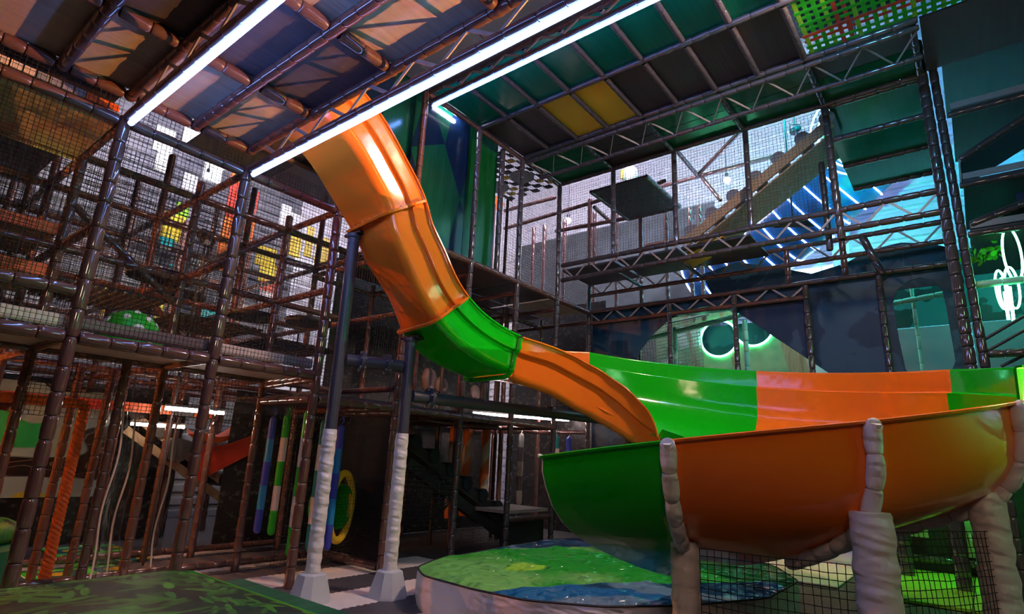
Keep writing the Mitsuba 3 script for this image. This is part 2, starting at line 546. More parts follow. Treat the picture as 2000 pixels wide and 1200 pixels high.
# ------------------------------------------------------------------ the slide
def shell(G, th=.018):
    """A closed sheet of thickness th over the point grid G (n, m, 3); the grid is its inner face."""
    G = np.asarray(G, float)
    n, m, _ = G.shape
    N = np.cross(np.gradient(G, axis=0), np.gradient(G, axis=1))
    N /= np.linalg.norm(N, axis=2, keepdims=True) + 1e-12
    O = G + N * th
    v = np.vstack([G.reshape(-1, 3), O.reshape(-1, 3)])
    f = []
    K = n * m
    for i in range(n - 1):
        for j in range(m - 1):
            a, b, c, d = i * m + j, i * m + j + 1, (i + 1) * m + j + 1, (i + 1) * m + j
            f += [(a, c, b), (a, d, c), (K + a, K + b, K + c), (K + a, K + c, K + d)]
    edge = [i for i in range(m)] + [i * m + m - 1 for i in range(1, n)] + [(n - 1) * m + j for j in range(m - 2, -1, -1)] + [i * m for i in range(n - 2, 0, -1)]
    for i, a in enumerate(edge):
        b = edge[(i + 1) % len(edge)]
        f += [(a, b, K + b), (a, K + b, K + a)]
    return tm(v, f)


def lerp(x, xs, ys):
    return float(np.interp(x, xs, ys))


slide = thing('slide', 'huge orange and green chute slide curving down into a wide round bowl above the mat', 'slide')
CW, CR, H1, H2 = .40, .12, .21, .21
half = [(0, 0), (CW * .5, 0), (CW, 0), (CW + CR * .38, CR * .08), (CW + CR * .7, CR * .3), (CW + CR * .92, CR * .62), (CW + CR, CR), (CW + CR + .01, CR + H1),
        (CW + CR + .065, CR + H1 + .012), (CW + CR + .075, CR + H1 + .03), (CW + CR + .085, CR + H1 + H2 - .02), (CW + CR + .10, CR + H1 + H2), (CW + CR + .13, CR + H1 + H2 + .004)]
chute_prof = [(s, n) for s, n in reversed(half)] + [(-s, n) for s, n in half[1:]]
ctrl = np.array([(3.02, 6.12, 5.74), (3.30, 6.11, 5.63), (3.62, 6.10, 5.46), (4.02, 6.09, 5.10), (4.35, 6.07, 4.73), (4.50, 6.04, 4.44), (4.79, 5.96, 4.02), (5.17, 5.83, 3.44), (5.72, 5.75, 3.10), (6.50, 5.66, 2.93)])
from scipy.interpolate import CubicSpline
_s = np.concatenate([[0], np.cumsum(np.linalg.norm(np.diff(ctrl, axis=0), axis=1))])
_cs = CubicSpline(_s, ctrl)


def chute_section(s):
    c, t = _cs(s), _cs(s, 1)
    t = t / np.linalg.norm(t)
    L = np.cross((0, 0, 1), t)
    L /= np.linalg.norm(L)
    return c, L, np.cross(t, L), t


def chute_piece(s0, s1, n):
    G = []
    for s in np.linspace(s0, s1, n):
        c, L, N, t = chute_section(s)
        G.append([c + L * a + N * b for a, b in chute_prof])
    return shell(np.array(G)[:, ::-1])


SJ1, SJ2, SJ3 = _s[4], _s[7], _s[9]
part(slide, 'chute_section', chute_piece(_s[0], SJ1, 22), 'm_orange', 40, 'top orange chute section starting at the upper floor')
part(slide, 'chute_section', chute_piece(SJ1, SJ2, 18), 'm_orange', 40, 'steep orange chute section')
part(slide, 'chute_section', chute_piece(SJ2, SJ3, 18), 'm_green', 40, 'green chute section')


def flange(s, mat, label):
    c, L, N, t = chute_section(s)
    V, n = [], len(chute_prof)
    P = np.array(chute_prof[2:-2])
    tn = np.gradient(P, axis=0)
    nr = np.stack([tn[:, 1], -tn[:, 0]], 1)
    nr /= np.linalg.norm(nr, axis=1, keepdims=True)
    if nr[len(P) // 2, 1] > 0:
        nr = -nr
    pts = []
    for off in (.012, .075):
        for q in (-.016, .016):
            pts.append([c + t * q + L * a + N * b for a, b in P + nr * off])
    pts = np.array(pts)
    G = np.stack([pts[0], pts[1], pts[3], pts[2], pts[0]], 0)
    k = part(slide, 'flange', tm(G.reshape(-1, 3), grid_faces(5, len(P), False)), mat, False, label)
    bolts = np.arange(2, len(P) - 2, 1)
    arc = np.concatenate([[0], np.cumsum(np.linalg.norm(np.diff(P, axis=0), axis=1))])
    for a in np.arange(.3, arc[-1] - .25, .115):
        q = np.array([np.interp(a, arc, (P + nr * .045)[:, 0]), np.interp(a, arc, (P + nr * .045)[:, 1])])
        o = c + L * q[0] + N * q[1]
        part(k, 'bolt', cyl(o - t * .03, o + t * .026, .011, 6), 'm_bolt', False)


flange(SJ1, 'm_orange', 'orange flange below the top section')
flange(SJ2, 'm_orange', 'orange bolted flange')
flange(SJ3, 'm_green', 'green bolted flange')

# the bowl: outer wall on a circle about BC, angle th in degrees, falling clockwise
BC, BR = np.array([7.0, 2.6]), 3.0
TH_R = ([-190, 57, 70, 85, 97], [3.0, 3.0, 3.13, 3.36, 3.56])
TH_ZG = ([-184, -164, -138, -109, -52, 3, 31, 57, 80, 97], [1.76, 1.91, 2.10, 2.34, 2.77, 3.07, 3.25, 3.39, 3.36, 3.27])
TH_HB = ([-200, 3, 57, 97], [.30, .30, .25, .22])
TH_IN = ([-184, -30, 10, 44, 53, 66, 80, 97], [.6, .7, 1.1, 1.53, 1.77, 1.97, 2.28, 2.50])


def bowl_profile(th, near):
    R, zg, ri = lerp(th, *TH_R), lerp(th, *TH_ZG), lerp(th, *TH_IN)
    hb = lerp(th, *TH_HB)
    u = min(1, max(0, (97 - th) / 50))
    u = u * u * (3 - 2 * u)
    if near:
        rim = [(-.07, .012), (-.05, .02), (-.02, .012), (-.008, -.005), (-.004, -.012), (0, -.02)]
    else:
        rim = [(-.13, hb), (-.09, hb - .004), (-.075, hb - .03), (-.065, .03), (-.058, .01), (0, 0)]
    w = R - ri
    bowl = [(0, -.28), (.02, -.42), (.08, -.54), (.19, -.66), (.36, -.765), (.6, -.86)]
    wv = min(1, max(0, (-138 - th) / 26))
    rnd = [(0, -.10), (.05, -.22), (.14, -.37), (.28, -.50), (.46, -.61), (.7, -.71)]
    bowl = [((1 - wv) * a + wv * c, (1 - wv) * b + wv * d) for (a, b), (c, d) in zip(bowl, rnd)]
    lane = [(0, -.10), (.01, -.18), (.03, -.25), (.07, -.30), (.13, -.335), (.25, -.345)]
    body = [((1 - u) * a + u * c, (1 - u) * b + u * d) for (a, b), (c, d) in zip(lane, bowl)]
    i0 = body[-1][0]
    fl = .4 if th > -60 else lerp(th, [-184, -164, -138, -109], [.36, .34, .36, .38])
    for q in (.2, .45, .7, .9, 1.0):
        x = i0 + (w - i0) * q
        body.append((x, body[5][1] * 1.0 - u * fl * (x - i0) * (1 - .16 * (x - i0))))
    body.append((w + .02, body[-1][1] + .12 * (1 if th < 44 else 0) + .001))
    return R, zg, rim + body


def bowl_pt(th, i, dz, R, zg):
    a = math.radians(th)
    return (BC[0] + (R - i) * math.cos(a), BC[1] + (R - i) * math.sin(a), zg + dz)


def bowl_piece(t0, t1, near, n):
    G = []
    for th in np.linspace(t0, t1, n):
        R, zg, P = bowl_profile(th, near)
        G.append([bowl_pt(th, i, d, R, zg) for i, d in P])
    return shell(np.array(G))


for t0, t1, near, mat, n, lb in ((97, 57, 0, 'm_orange', 18, 'orange far bowl section at the foot of the chute'), (57, 3, 0, 'm_green', 26, 'green far bowl section'), (3, -53, 0, 'm_orange', 26, 'orange far bowl section'),
                                 (-53, -109, 0, 'm_green', 26, 'green far bowl section with the raised end'), (-109, -138, 1, 'm_orange', 16, 'orange near bowl section'),
                                 (-138, -164, 1, 'm_orange', 16, 'orange near bowl section next to the exit'), (-164, -184, 1, 'm_green', 14, 'green exit section')):
    part(slide, 'bowl_section', bowl_piece(t0, t1, near, n), mat, 40, lb)
# inner guard wall of the lane running into the bowl
gw = [((6.44, 5.09), 2.90, 3.22, 3.44), ((6.75, 5.03), 2.83, 3.19, 3.42), ((7.05, 4.90), 2.76, 3.14, 3.37), ((7.30, 4.78), 2.66, 3.05, 3.30), ((7.50, 4.67), 2.55, 2.97, 3.23), ((7.66, 4.53), 2.46, 2.88, 3.14),
      ((7.80, 4.40), 2.36, 2.78, 3.05), ((7.91, 4.23), 2.24, 2.64, 2.93), ((8.00, 4.06), 2.12, 2.48, 2.80), ((8.05, 3.92), 2.04, 2.36, 2.66), ((8.08, 3.80), 1.99, 2.27, 2.54), ((8.10, 3.70), 1.97, 2.2, 2.36), ((8.11, 3.64), 1.97, 2.1, 2.14)]
gq = np.array([(*a, b, c, d) for a, b, c, d in gw])
gs = np.linspace(0, 1, len(gw))
gf = CubicSpline(gs, gq)
G = []
for s in np.linspace(0, 1, 40):
    x, y, zb, zs, zt = gf(s)
    dx, dy = gf(s, 1)[:2]
    nrm = np.array([dy, -dx]) / math.hypot(dx, dy)                # points out of the lane
    G.append([(x + nrm[0] * o, y + nrm[1] * o, z) for o, z in ((-.10, zb - .05), (-.05, zb - .04), (-.02, zb), (.0, zb + .06), (.01, zs), (.065, zs + .012), (.075, zs + .03), (.09, zt - .02), (.105, zt), (.135, zt + .003))])
part(slide, 'guard_wall', shell(np.array(G)[:, ::-1]), 'm_orange', 40, 'orange inner wall of the lane')
# pale trim on the open end and padded joints under the near sections
R, zg, P = bowl_profile(-184, 1)
part(slide, 'edge_trim', path_tube([bowl_pt(-184.2, i, d, R, zg) for i, d in P[:-1]], .014, 6), 'm_white', label='pale edge of the open end')
for th, q1 in ((-109, 2.6), (-138, 2.0), (-164, 2.2)):
    R, zg, P = bowl_profile(th, 1)
    P = np.array([(i - .055, d - .03) if d > -.35 else (i - .02, d - .065) for i, d in P[1:-1]])
    arc = np.concatenate([[0], np.cumsum(np.linalg.norm(np.diff(P, axis=0), axis=1))])
    e = np.arange(0, min(q1, arc[-1]), .235)
    jp = part(slide, 'joint', path_tube([bowl_pt(th, np.interp(a, arc, P[:, 0]), np.interp(a, arc, P[:, 1]), R, zg) for a in np.linspace(0, e[-1], 14)], .035, 6), 'm_pad', label='white padded joint under the bowl')
    for a0, a1 in zip(e[:-1], e[1:]):
        ts = np.array([0, .04, .25, .5, .75, .96, 1])
        pp = [bowl_pt(th, np.interp(a0 + (a1 - a0) * t, arc, P[:, 0]), np.interp(a0 + (a1 - a0) * t, arc, P[:, 1]), R, zg) for t in ts]
        part(jp, 'sleeve', path_tube(pp, [.042, .053, .060, .062, .060, .053, .042], 12), 'm_pad', 60)


def round_post(label, x, y, z1, z0, r, group=None, pads=7, mat='m_pad', name='padded_column'):
    k = thing(name, label, 'column', group)
    part(k, 'pole', cyl((x, y, 0), (x, y, z1 - .02), r * .55, 12), 'm_support')
    prof, g = [], np.random.default_rng(int(x * 100))
    n = 60
    for i in range(n + 1):
        t = i / n
        z = z0 + (z1 - z0) * t
        rr = r * (1 + .035 * math.sin(t * pads * 2 * PI) + g.uniform(-.012, .012))
        if i in (0, n):
            rr *= .9
        prof.append((rr, z))
    m = lathe([(r * .5, z0)] + prof + [(r * .5, z1)], (x, y, 0), n=18)
    v = m.vertices
    d = mikit.meshkit.fbm(np.c_[v[:, :2] * 9, v[:, 2:] * 14], 3, 4)[:, None] - .5
    m.vertices = v + (v - np.array([x, y, 0])) * [1, 1, 0] * d * .16
    part(k, 'padding', m, mat, 60)
    return k


for th, i, z1, r, lb in ((-164, .82, 1.16, .115, 'white padded bowl post between the green exit end and the orange near section'), (-138, .06, 1.50, .135, 'white padded bowl post under the middle joint of the near orange sections'),
                         (-109, .24, 1.66, .125, 'white padded bowl post at the right edge under the farthest near joint')):
    a = math.radians(th)
    round_post(lb, BC[0] + (BR - i) * math.cos(a), BC[1] + (BR - i) * math.sin(a), z1, 0, r, 'bowl posts')

# two tall steel columns carrying the chute, with padding and boots
for x, y, zt, lb in ((4.41, 6.42, 4.70, 'taller dark steel column with white padding under the top chute joint'), (5.26, 6.02, 3.36, 'shorter dark steel column with white padding under the green chute section')):
    k = round_post(lb, x, y, 2.0, .28, .088, 'chute columns', 11, name='slide_column')
    part(k, 'tube', cyl((x, y, 1.95), (x, y, zt - .1), .078, 20), 'm_support', 40)
    part(k, 'cap', lathe([(0, zt - .06), (.10, zt - .06), (.10, zt - .1), (.08, zt - .12), (.08, zt - .2)], (x, y, 0), n=20), 'm_support', 30)
    part(k, 'bracket', box((x - .05, y - .18, zt - .07), (x + .16, y + .18, zt - .03), .01), 'm_black', False)
    b = []
    for z, w in ((0, .215), (.03, .215), (.24, .155), (.30, .145), (.315, .12)):
        b += [(x + w * sx * (1 if i else .55), y + w * sy * (.55 if i else 1), z) for sx in (-1, 1) for sy in (-1, 1) for i in (0, 1)]
    part(k, 'boot', trimesh.convex.convex_hull(np.array(b)), 'm_pad_grey', 25, 'grey octagonal foot pad')
for zz, p0, p1, lb in ((2.90, (4.41, 6.42), (5.26, 6.02), 'dark steel cross tube bolted between the two chute columns'), (2.51, (5.26, 6.02), (10.1, 5.20), 'long dark steel tube running from the shorter chute column towards the bowl')):
    k = thing('cross_tube', lb, 'tube', 'slide support tubes')
    p0, p1 = np.array([*p0, zz]), np.array([*p1, zz])
    d = (p1 - p0) / np.linalg.norm(p1 - p0)
    part(k, 'tube', cyl(p0 + d * .09, p1 - d * .09, .082, 20), 'm_support', 40)
    L = np.linalg.norm(p1 - p0)
    for q in ((.3, L - .3) if L < 2 else (.38,)):
        c = p0 + d * q
        part(k, 'flange', cyl(c - d * .022, c + d * .022, .145, 24), 'm_support', 30)
        a, b, _ = frame(d)
        for j in range(6):
            o = c + (a * math.cos(j * PI / 3 + .3) + b * math.sin(j * PI / 3 + .3)) * .118
            part(k, 'bolt', cyl(o - d * .04, o + d * .04, .014, 6), 'm_bolt', False)
    if L > 2:
        part(k, 'stub', cyl((6.62, 5.79, 2.5), (6.62, 5.79, 2.84), .07, 16), 'm_support', 40)
        part(k, 'stub', cyl((8.0, 5.55, 2.5), (8.0, 5.55, 2.62), .07, 16), 'm_support', 40)
round_post('slim pale padded column far behind the bowl carrying the long steel tube', 10.15, 5.19, 2.0, .1, .09, name='slide_column')
scene_col = nxt('tube', 'slide_column_002')
put(scene_col, cyl((10.15, 5.19, 1.9), (10.15, 5.19, 2.43), .075, 16), 'm_support', 40)

# ------------------------------------------------------------------ mats
def mat_slab(name, label, category, poly, z0, z1, top, side, bulge=.03, piping='m_dark', crease=.0, step=.08):
    k = thing(name, label, category)
    c = np.array(poly.exterior.coords)[:-1]
    rr = .5 if crease > .02 else .1
    poly2 = poly.buffer(-rr).buffer(rr, 24)
    ring = np.array(poly2.exterior.segmentize(.12).coords)[:-1]
    n = len(ring)
    V = []
    for s, z in ((-.01, z0), (.012, z0 + (z1 - z0) * .2), (.02, z0 + (z1 - z0) * .5), (.012, z0 + (z1 - z0) * .85), (0, z1 - .01)):
        q = np.array(poly2.buffer(s).exterior.coords)[:-1] if False else ring + (ring - ring.mean(0)) / np.linalg.norm(ring - ring.mean(0), axis=1, keepdims=True) * s
        V.append(np.c_[q, np.full(n, z)])
    m = tm(np.vstack(V), grid_faces(5, n))
    if trimesh.repair and m.face_normals[0] @ (np.r_[ring[0] - ring.mean(0), 0]) < 0:
        m.invert()
    part(k, 'side', m, side, 60)
    # top: a grid clipped to the outline, puffed up in the middle
    tri = trimesh.creation.extrude_polygon(poly2, .001, engine='earcut')
    b = poly2.bounds
    xs, ys = np.arange(b[0], b[2] + step, step), np.arange(b[1], b[3] + step, step)
    pts, F = [], []
    inner = poly2.buffer(-.02)
    from scipy.spatial import Delaunay
    P = np.array([(x, y) for x in xs for y in ys if inner.contains(Point(x, y))])
    A = np.vstack([ring, P])
    D = Delaunay(A).simplices
    D = np.array([t for t in D if poly2.buffer(1e-4).contains(Point(*A[t].mean(0)))])
    d = np.array([poly2.exterior.distance(Point(*q)) for q in A])
    z = z1 - .01 + bulge * np.clip(d / .5, 0, 1) ** .6 + .02 * (mikit.meshkit.fbm(np.c_[A * 1.7, A[:, :1] * 0], 2, 3) - .5) * np.clip(d / .3, 0, 1)
    rid = sum(w * (1 - 2 * np.abs(mikit.meshkit.fbm(np.c_[A[:, 0] * f + A[:, 1] * g, A[:, 1] * f * 1.8 - A[:, 0] * g, A[:, 0] * 0 + h], 2, 5) - .5)) ** 6 for w, f, g, h in ((1, 1.1, .4, 0), (.6, 2.3, -1.0, 3.3), (.35, 4.0, 2.0, 7.7)))
    z = z + crease * rid * np.clip(d / .12, 0, 1)
    m = tm(np.c_[A, z], D)
    if m.face_normals[:, 2].mean() < 0:
        m.invert()
    part(k, 'cover', m, top, True)
    part(k, 'piping', path_tube(np.c_[ring, np.full(n, z1 - .008)], .011, 6, closed=True), piping)
    return k


mat_slab('landing_mat', 'large round-cornered landing mat with green meadow and blue lagoon print below the slide exit', 'mat',
         Polygon([(5.35, 5.62), (5.05, 5.2), (4.98, 4.4), (5.02, 3.7), (5.4, 3.05), (6.1, 2.5), (7.2, 2.0), (8.6, 2.0), (9.7, 2.6), (9.9, 4.2), (9.7, 5.7), (9.2, 6.15), (7.4, 6.02), (5.9, 5.86)]), .0, .40, 'm_lagoon', 'm_pad', crease=.030, step=.05)
mat_slab('play_mat', 'thick foreground mat printed with green jungle leaves', 'mat', Polygon([(-.5, 2.6), (3.16, 2.6), (3.16, 6.78), (3.0, 6.92), (-.5, 6.92)]), .12, .42, 'm_leaves', 'm_toygreen', .06, 'm_toygreen', .012, .07)
obj('mat_base', box((3.19, 2.5, 0), (3.71, 6.70, .30), .03), 'm_mat_edge', 'dark green low base strip along the right edge of the foreground leaf mat', 'mat')

# ------------------------------------------------------------------ padded frames
YF, XB = 7.15, 10.54
GX = [.26, 1.70, 3.14, 4.58, 6.06, 7.55, 9.0, 10.5]
GY = [7.15, 5.72, 4.28, 2.81, 1.41, -.1]

lf = thing('climbing_tower', 'tall brown padded play frame on the left, its front posts standing behind the leaf mat', 'play frame')
for x, z1 in ((1.70, 5.30), (3.14, 5.34), (4.58, 5.42)):
    padded(lf, 'post', (x, YF, 0), (x, YF, 2.74), .062)
    padded(lf, 'post', (x, YF, 2.74), (x, YF, z1), .066)
for x0, x1 in ((-1.2, 1.70), (1.70, 3.14), (3.14, 4.58)):
    padded(lf, 'beam', (x0 + .06, YF, 2.74), (x1 - .06, YF, 2.74), .066)
padded(lf, 'beam', (-1.2, YF, 3.22), (1.64, YF, 3.22), .062)
padded(lf, 'beam', (4.64, YF, 2.42), (6.0, YF, 2.42), .062)
padded(lf, 'beam', (4.58, YF + .06, 2.42), (4.58, 8.5, 2.42), .058)
for x0, x1 in ((-1.2, 1.64), (1.76, 3.08), (3.20, 4.52)):
    padded(lf, 'beam', (x0, YF, 5.24), (x1, YF, 5.24), .06)
padded(lf, 'beam', (4.64, YF, 5.24), (6.0, YF, 5.30), .06)
padded(lf, 'brace', (4.6, YF + .05, 2.70), (4.6, 8.5, 2.66), .05)

inner = thing('inner_frame', 'brown padded post grid inside the left play structure behind the nets', 'play frame')
for j, y in enumerate((8.56, 9.98, 11.4, 12.9)):
    for i, x in enumerate((-1.2, .26, 1.70, 3.14, 4.58, 6.06)):
        if (j, i) in ((0, 5),):
            continue
        padded(inner, 'post', (x, y, 0), (x, y, 6.4 if j else 5.5), .055, sleeves=(j == 0 and 2 <= i <= 4), seg=.25)
    for z in (2.74, 4.0, 5.24):
        padded(inner, 'beam', (-1.2, y, z), (6.0, y, z), .05, sleeves=False)
for x in (.26, 1.70, 3.14, 4.58, 6.06):
    for z in (2.74, 4.0, 5.24):
        padded(inner, 'beam', (x, 7.22, z), (x, 12.9, z), .05, sleeves=False)
for p0, p1 in (((3.14, 8.56, 4.0), (4.58, 8.56, 5.24)), ((4.58, 9.98, 2.74), (3.14, 9.98, 4.0)), ((4.58, 8.56, 4.7), (6.06, 9.98, 5.24)), ((1.70, 8.56, 4.6), (3.14, 8.56, 3.6)), ((.26, 8.56, 4.0), (1.70, 8.56, 2.74))):
    padded(inner, 'brace', p0, p1, .045, sleeves=False)
for y in (9.98, 8.56):
    for z in (.12,):
        padded(inner, 'sill', (1.8, y + .02, z), (6.0, y + .02, z), .05, sleeves=(y == 9.98), seg=.2)

# upper floor overhanging the court: joists, panels and two light-strip trusses
oh = thing('overhead_deck', 'overhanging upper floor at the top left: wood panels between brown padded joists', 'deck')
ZR = 5.60
for x in (1.05, 1.70, 2.43, 3.14):
    padded(oh, 'joist', (x, YF - .06, ZR - .02), (x, .7, ZR - .02), .058 if x in (1.70, 3.14) else .064)
padded(oh, 'joist', (-.5, YF - .06, ZR), (-.5, .7, ZR), .058, sleeves=False)
for y in (YF, 5.72, 4.28, 2.84, 1.4):
    for x0, x1 in ((-.9, .98), (1.12, 1.63), (1.77, 2.36), (2.50, 3.07)):
        padded(oh, 'joist', (x0, y, ZR - .02), (x1, y, ZR - .02), .064, seg=.24)
for x in (1.05, 1.70, 2.43, 3.14):
    for y in (YF, 5.72, 4.28, 2.84, 1.4):
        part(oh, 'joint', sphere((x, y, ZR - .02), .069, 2, (1, 1.15, .95)), 'm_foam', True)
pan = {0: 'bbb', 1: 'dddd', 2: 'bbbb', 3: 'dddd'}
pmat = [['m_panel_beige', 'm_panel_beige', 'm_panel_beige', 'm_panel_beige'], ['m_panel_dark', 'm_panel_dark', 'm_panel_dark', 'm_panel_dark'], ['m_panel_beige', 'm_panel_dark', 'm_panel_beige', 'm_panel_beige'], ['m_panel_dark', 'm_panel_dark', 'm_panel_dark', 'm_panel_dark']]
ys = [YF, 5.72, 4.28, 2.84, 1.4, .7]
xs = [-.9, 1.05, 1.70, 2.43, 3.14]
for j in range(5):
    for i in range(4):
        m = pmat[j % 4][i] if not (j == 0 and i == 1) else 'm_panel_beige'
        part(oh, 'panel', box((xs[i] + .01, ys[j + 1] + .01, ZR + .045), (xs[i + 1] - .01, ys[j] - .01, ZR + .075)), m, False)
for x, lb in ((1.70, 'left light-strip truss: padded chord and steel diagonals below the overhanging floor'), (3.14, 'middle light-strip truss: padded chord and steel diagonals at the edge of the overhanging floor')):
    k = thing('strip_truss', lb, 'truss')
    padded(k, 'chord', (x, YF - .08, 5.27), (x, .6, 5.27), .05, seg=.3)
    for i in range(9):
        y0 = YF - .35 - i * .72
        part(k, 'diagonal', bar((x, y0, ZR - .06), (x, y0 - .36, 5.30), .014, .04), 'm_steel', False)
        part(k, 'diagonal', bar((x, y0 - .36, 5.30), (x, y0 - .70, ZR - .06), .014, .04), 'm_steel', False)


def strip(label, p0, p1):
    k = thing('light_strip', label, 'light', 'long white light strips')
    p0, p1 = np.array(p0), np.array(p1)
    part(k, 'tube', cyl(p0, p1, .031, 12), 'm_white', 60, 'glowing white tube', **glow(LED, 4))
    for q in (p0, p1):
        part(k, 'end_cap', sphere(q, .033, 1), 'm_white')


strip('glowing light strip at top left, above the beige panels', (1.73, YF - .12, 5.195), (1.73, .6, 5.195))
strip('glowing light strip crossing in front of the top of the orange slide', (3.17, YF - .12, 5.195), (3.17, .6, 5.195))
strip('glowing light strip farthest right, in front of the dark blue upper wall', (6.12, YF - .15, 7.87), (6.12, .2, 7.87))

# rear frame along the same front line, three floors high
bf = thing('back_frame', 'dark padded three-floor play frame behind the slide, left of the inner corner', 'play frame')
for x, z0 in ((6.06, 0), (7.55, 0), (9.0, 0), (10.5, 0)):
    padded(bf, 'post', (x, YF, z0), (x, YF, 8.2), .058, mat='m_foam_grey' if x > 7 else 'm_foam', seg=.26)
padded(bf, 'post', (8.43, YF + .1, 5.4), (8.43, YF + .1, 8.2), .06, mat='m_foam_grey')
padded(bf, 'beam', (6.12, YF, 5.33), (11.9, YF, 5.33), .06, seg=.25)
padded(bf, 'beam', (6.12, YF, 2.42), (10.44, YF, 2.42), .055)
padded(bf, 'beam', (6.12, YF, 8.2), (10.44, YF, 8.2), .052)
rf = thing('rear_frame', 'dark padded posts and beams deep inside the lower back floors', 'play frame')
for x in (7.55, 9.0, 10.5, 11.95):
    for y in (8.6, 10.05):
        padded(rf, 'post', (x, y, 0), (x, y, 5.3), .055, sleeves=False)
for y in (8.6, 10.05):
    for z in (2.42, 5.1):
        padded(rf, 'beam', (6.06, y, z), (11.95, y, z), .05, sleeves=False)
for x in (6.06, 7.55, 9.0, 10.5, 11.95):
    for z in (2.42, 5.1):
        padded(rf, 'beam', (x, 7.2, z), (x, 10.05, z), .05, sleeves=False)
d2 = thing('middle_deck', 'dark second-floor deck of panels under the back frame', 'deck')
for i, x in enumerate((6.12, 7.55, 9.0, 10.5)):
    for j in range(2):
        part(d2, 'panel', box((x + .02, 7.2 + j * 1.45, 5.36), (x + 1.43, 8.6 + j * 1.45, 5.40)), ['m_panel_dark', 'm_panel_dark', 'm_panel_brown', 'm_panel_beige'][i] if j == 0 else 'm_panel_dark', False)
d1 = thing('lower_deck', 'dark first-floor deck with pale edge boards behind the chute columns', 'deck')
for x in (4.66, 6.12, 7.55, 9.0):
    for j in range(2):
        part(d1, 'panel', box((x + .02, 7.22 + j * 1.45, 2.48), (x + 1.40, 8.6 + j * 1.45, 2.52)), 'm_panel_dark', False)

# ceiling over the court: joists and coloured panels
ce = thing('ceiling_deck', 'upper deck over the court with green, yellow and dark panels between padded joists', 'deck')
ZC = 8.22
for x in (7.55, 9.0, 10.5):
    padded(ce, 'joist', (x, YF - .05, ZC), (x, -.1, ZC), .052, sleeves=(x > 8), mat='m_foam_grey', seg=.3)
padded(ce, 'joist', (6.12, YF - .05, ZC), (6.12, -.1, ZC), .052, sleeves=False, mat='m_foam_grey')
yj = [7.15 - .7175 * i for i in range(11)]
for i, y in enumerate(yj):
    if i == 0:
        continue
    if y > 1.3:
        padded(ce, 'joist', (6.18, y, ZC), (7.49, y, ZC), .05, sleeves=True, mat='m_foam_grey', seg=.24)
        padded(ce, 'joist', (7.61, y, ZC), (8.94, y, ZC), .05, sleeves=True, mat='m_foam_grey', seg=.24)
    if i % 2 == 0:
        padded(ce, 'joist', (9.06, y, ZC), (10.44, y, ZC), .05, sleeves=True, mat='m_foam_grey', seg=.24)
for i in range(10):
    y1, y0 = yj[i] - .01, yj[i + 1] + .01
    zz = (ZC + .05, ZC + .08)
    if y0 > 1.2:
        part(ce, 'panel', box((6.16, y0, zz[0]), (7.54, y1, zz[1])), 'm_panel_green', False)
        part(ce, 'panel', box((7.56, y0, zz[0]), (8.99, y1, zz[1])), 'm_panel_yellow' if i in (2, 3) else 'm_panel_brown', False)
    if i % 2 == 0:
        y0 = yj[min(i + 2, 10)] + .01
        part(ce, 'panel', box((9.01, y0, zz[0]), (9.74, y1, zz[1])), 'm_panel_green' if i in (0, 4, 6) else ('m_panel_brown' if i == 2 else 'm_panel_dark'), False)
        part(ce, 'panel', box((9.76, y0, zz[0]), (10.5, y1, zz[1])), 'm_panel_green' if i in (0, 4, 6) else ('m_panel_brown' if i == 2 else 'm_panel_green'), False)
ct = thing('ceiling_truss', 'padded truss hanging under the panelled upper deck', 'truss')
truss(ct, (9.05, YF - .1, 8.12), (9.05, -.1, 8.12), (9.55, YF - .1, 7.95), (9.55, -.1, 7.95), 10, .045, True, mat='m_foam_grey')
k = thing('strip_truss', 'right light-strip truss: padded chord and steel diagonals under the blue-lit ceiling', 'truss')
padded(k, 'chord', (6.09, YF - .1, 7.95), (6.09, .2, 7.95), .05, sleeves=False, mat='m_foam_grey')
for i in range(9):
    y0 = YF - .4 - i * .72
    part(k, 'diagonal', bar((6.09, y0, 8.17), (6.09, y0 - .36, 7.99), .012, .035), 'm_steel', False)
    part(k, 'diagonal', bar((6.09, y0 - .36, 7.99), (6.09, y0 - .70, 8.17), .012, .035), 'm_steel', False)
# the dark upper ceiling between the two decks
up = thing('upper_ceiling', 'dark blue-lit upper ceiling sheets between the two overhead decks', 'ceiling panel')
for j in range(5):
    part(up, 'panel', box((3.25, YF - 1.43 * (j + 1) + .01, 8.62), (6.06, YF - 1.43 * j - .01, 8.66)), 'm_upper', False)
for x in (3.9, 5.0):
    padded(up, 'beam', (x, YF, 8.55), (x, 0, 8.55), .05, sleeves=False, mat='m_foam_grey')

# woven climbing net of green and red webbing at the top right
wn = thing('webbing_net', 'woven green and red webbing net overhead at the top right', 'net')
for i in range(10):
    x = 7.66 + i * .141
    part(wn, 'strap', bar((x, 1.33, ZC + .03 + .008 * (i % 2)), (x, -2.2, ZC + .03 + .008 * (i % 2)), .062, .006), 'm_red' if i in (6, 7) else 'm_toygreen', False)
for j in range(31):
    y = 1.28 - j * .113
    part(wn, 'strap', bar((7.58, y, ZC + .034 + .006 * (j % 2)), (9.0, y, ZC + .034 + .006 * (j % 2)), .060, .006), 'm_red' if j in (4, 5) else ('m_lime' if j % 3 == 0 else 'm_toygreen'), False)

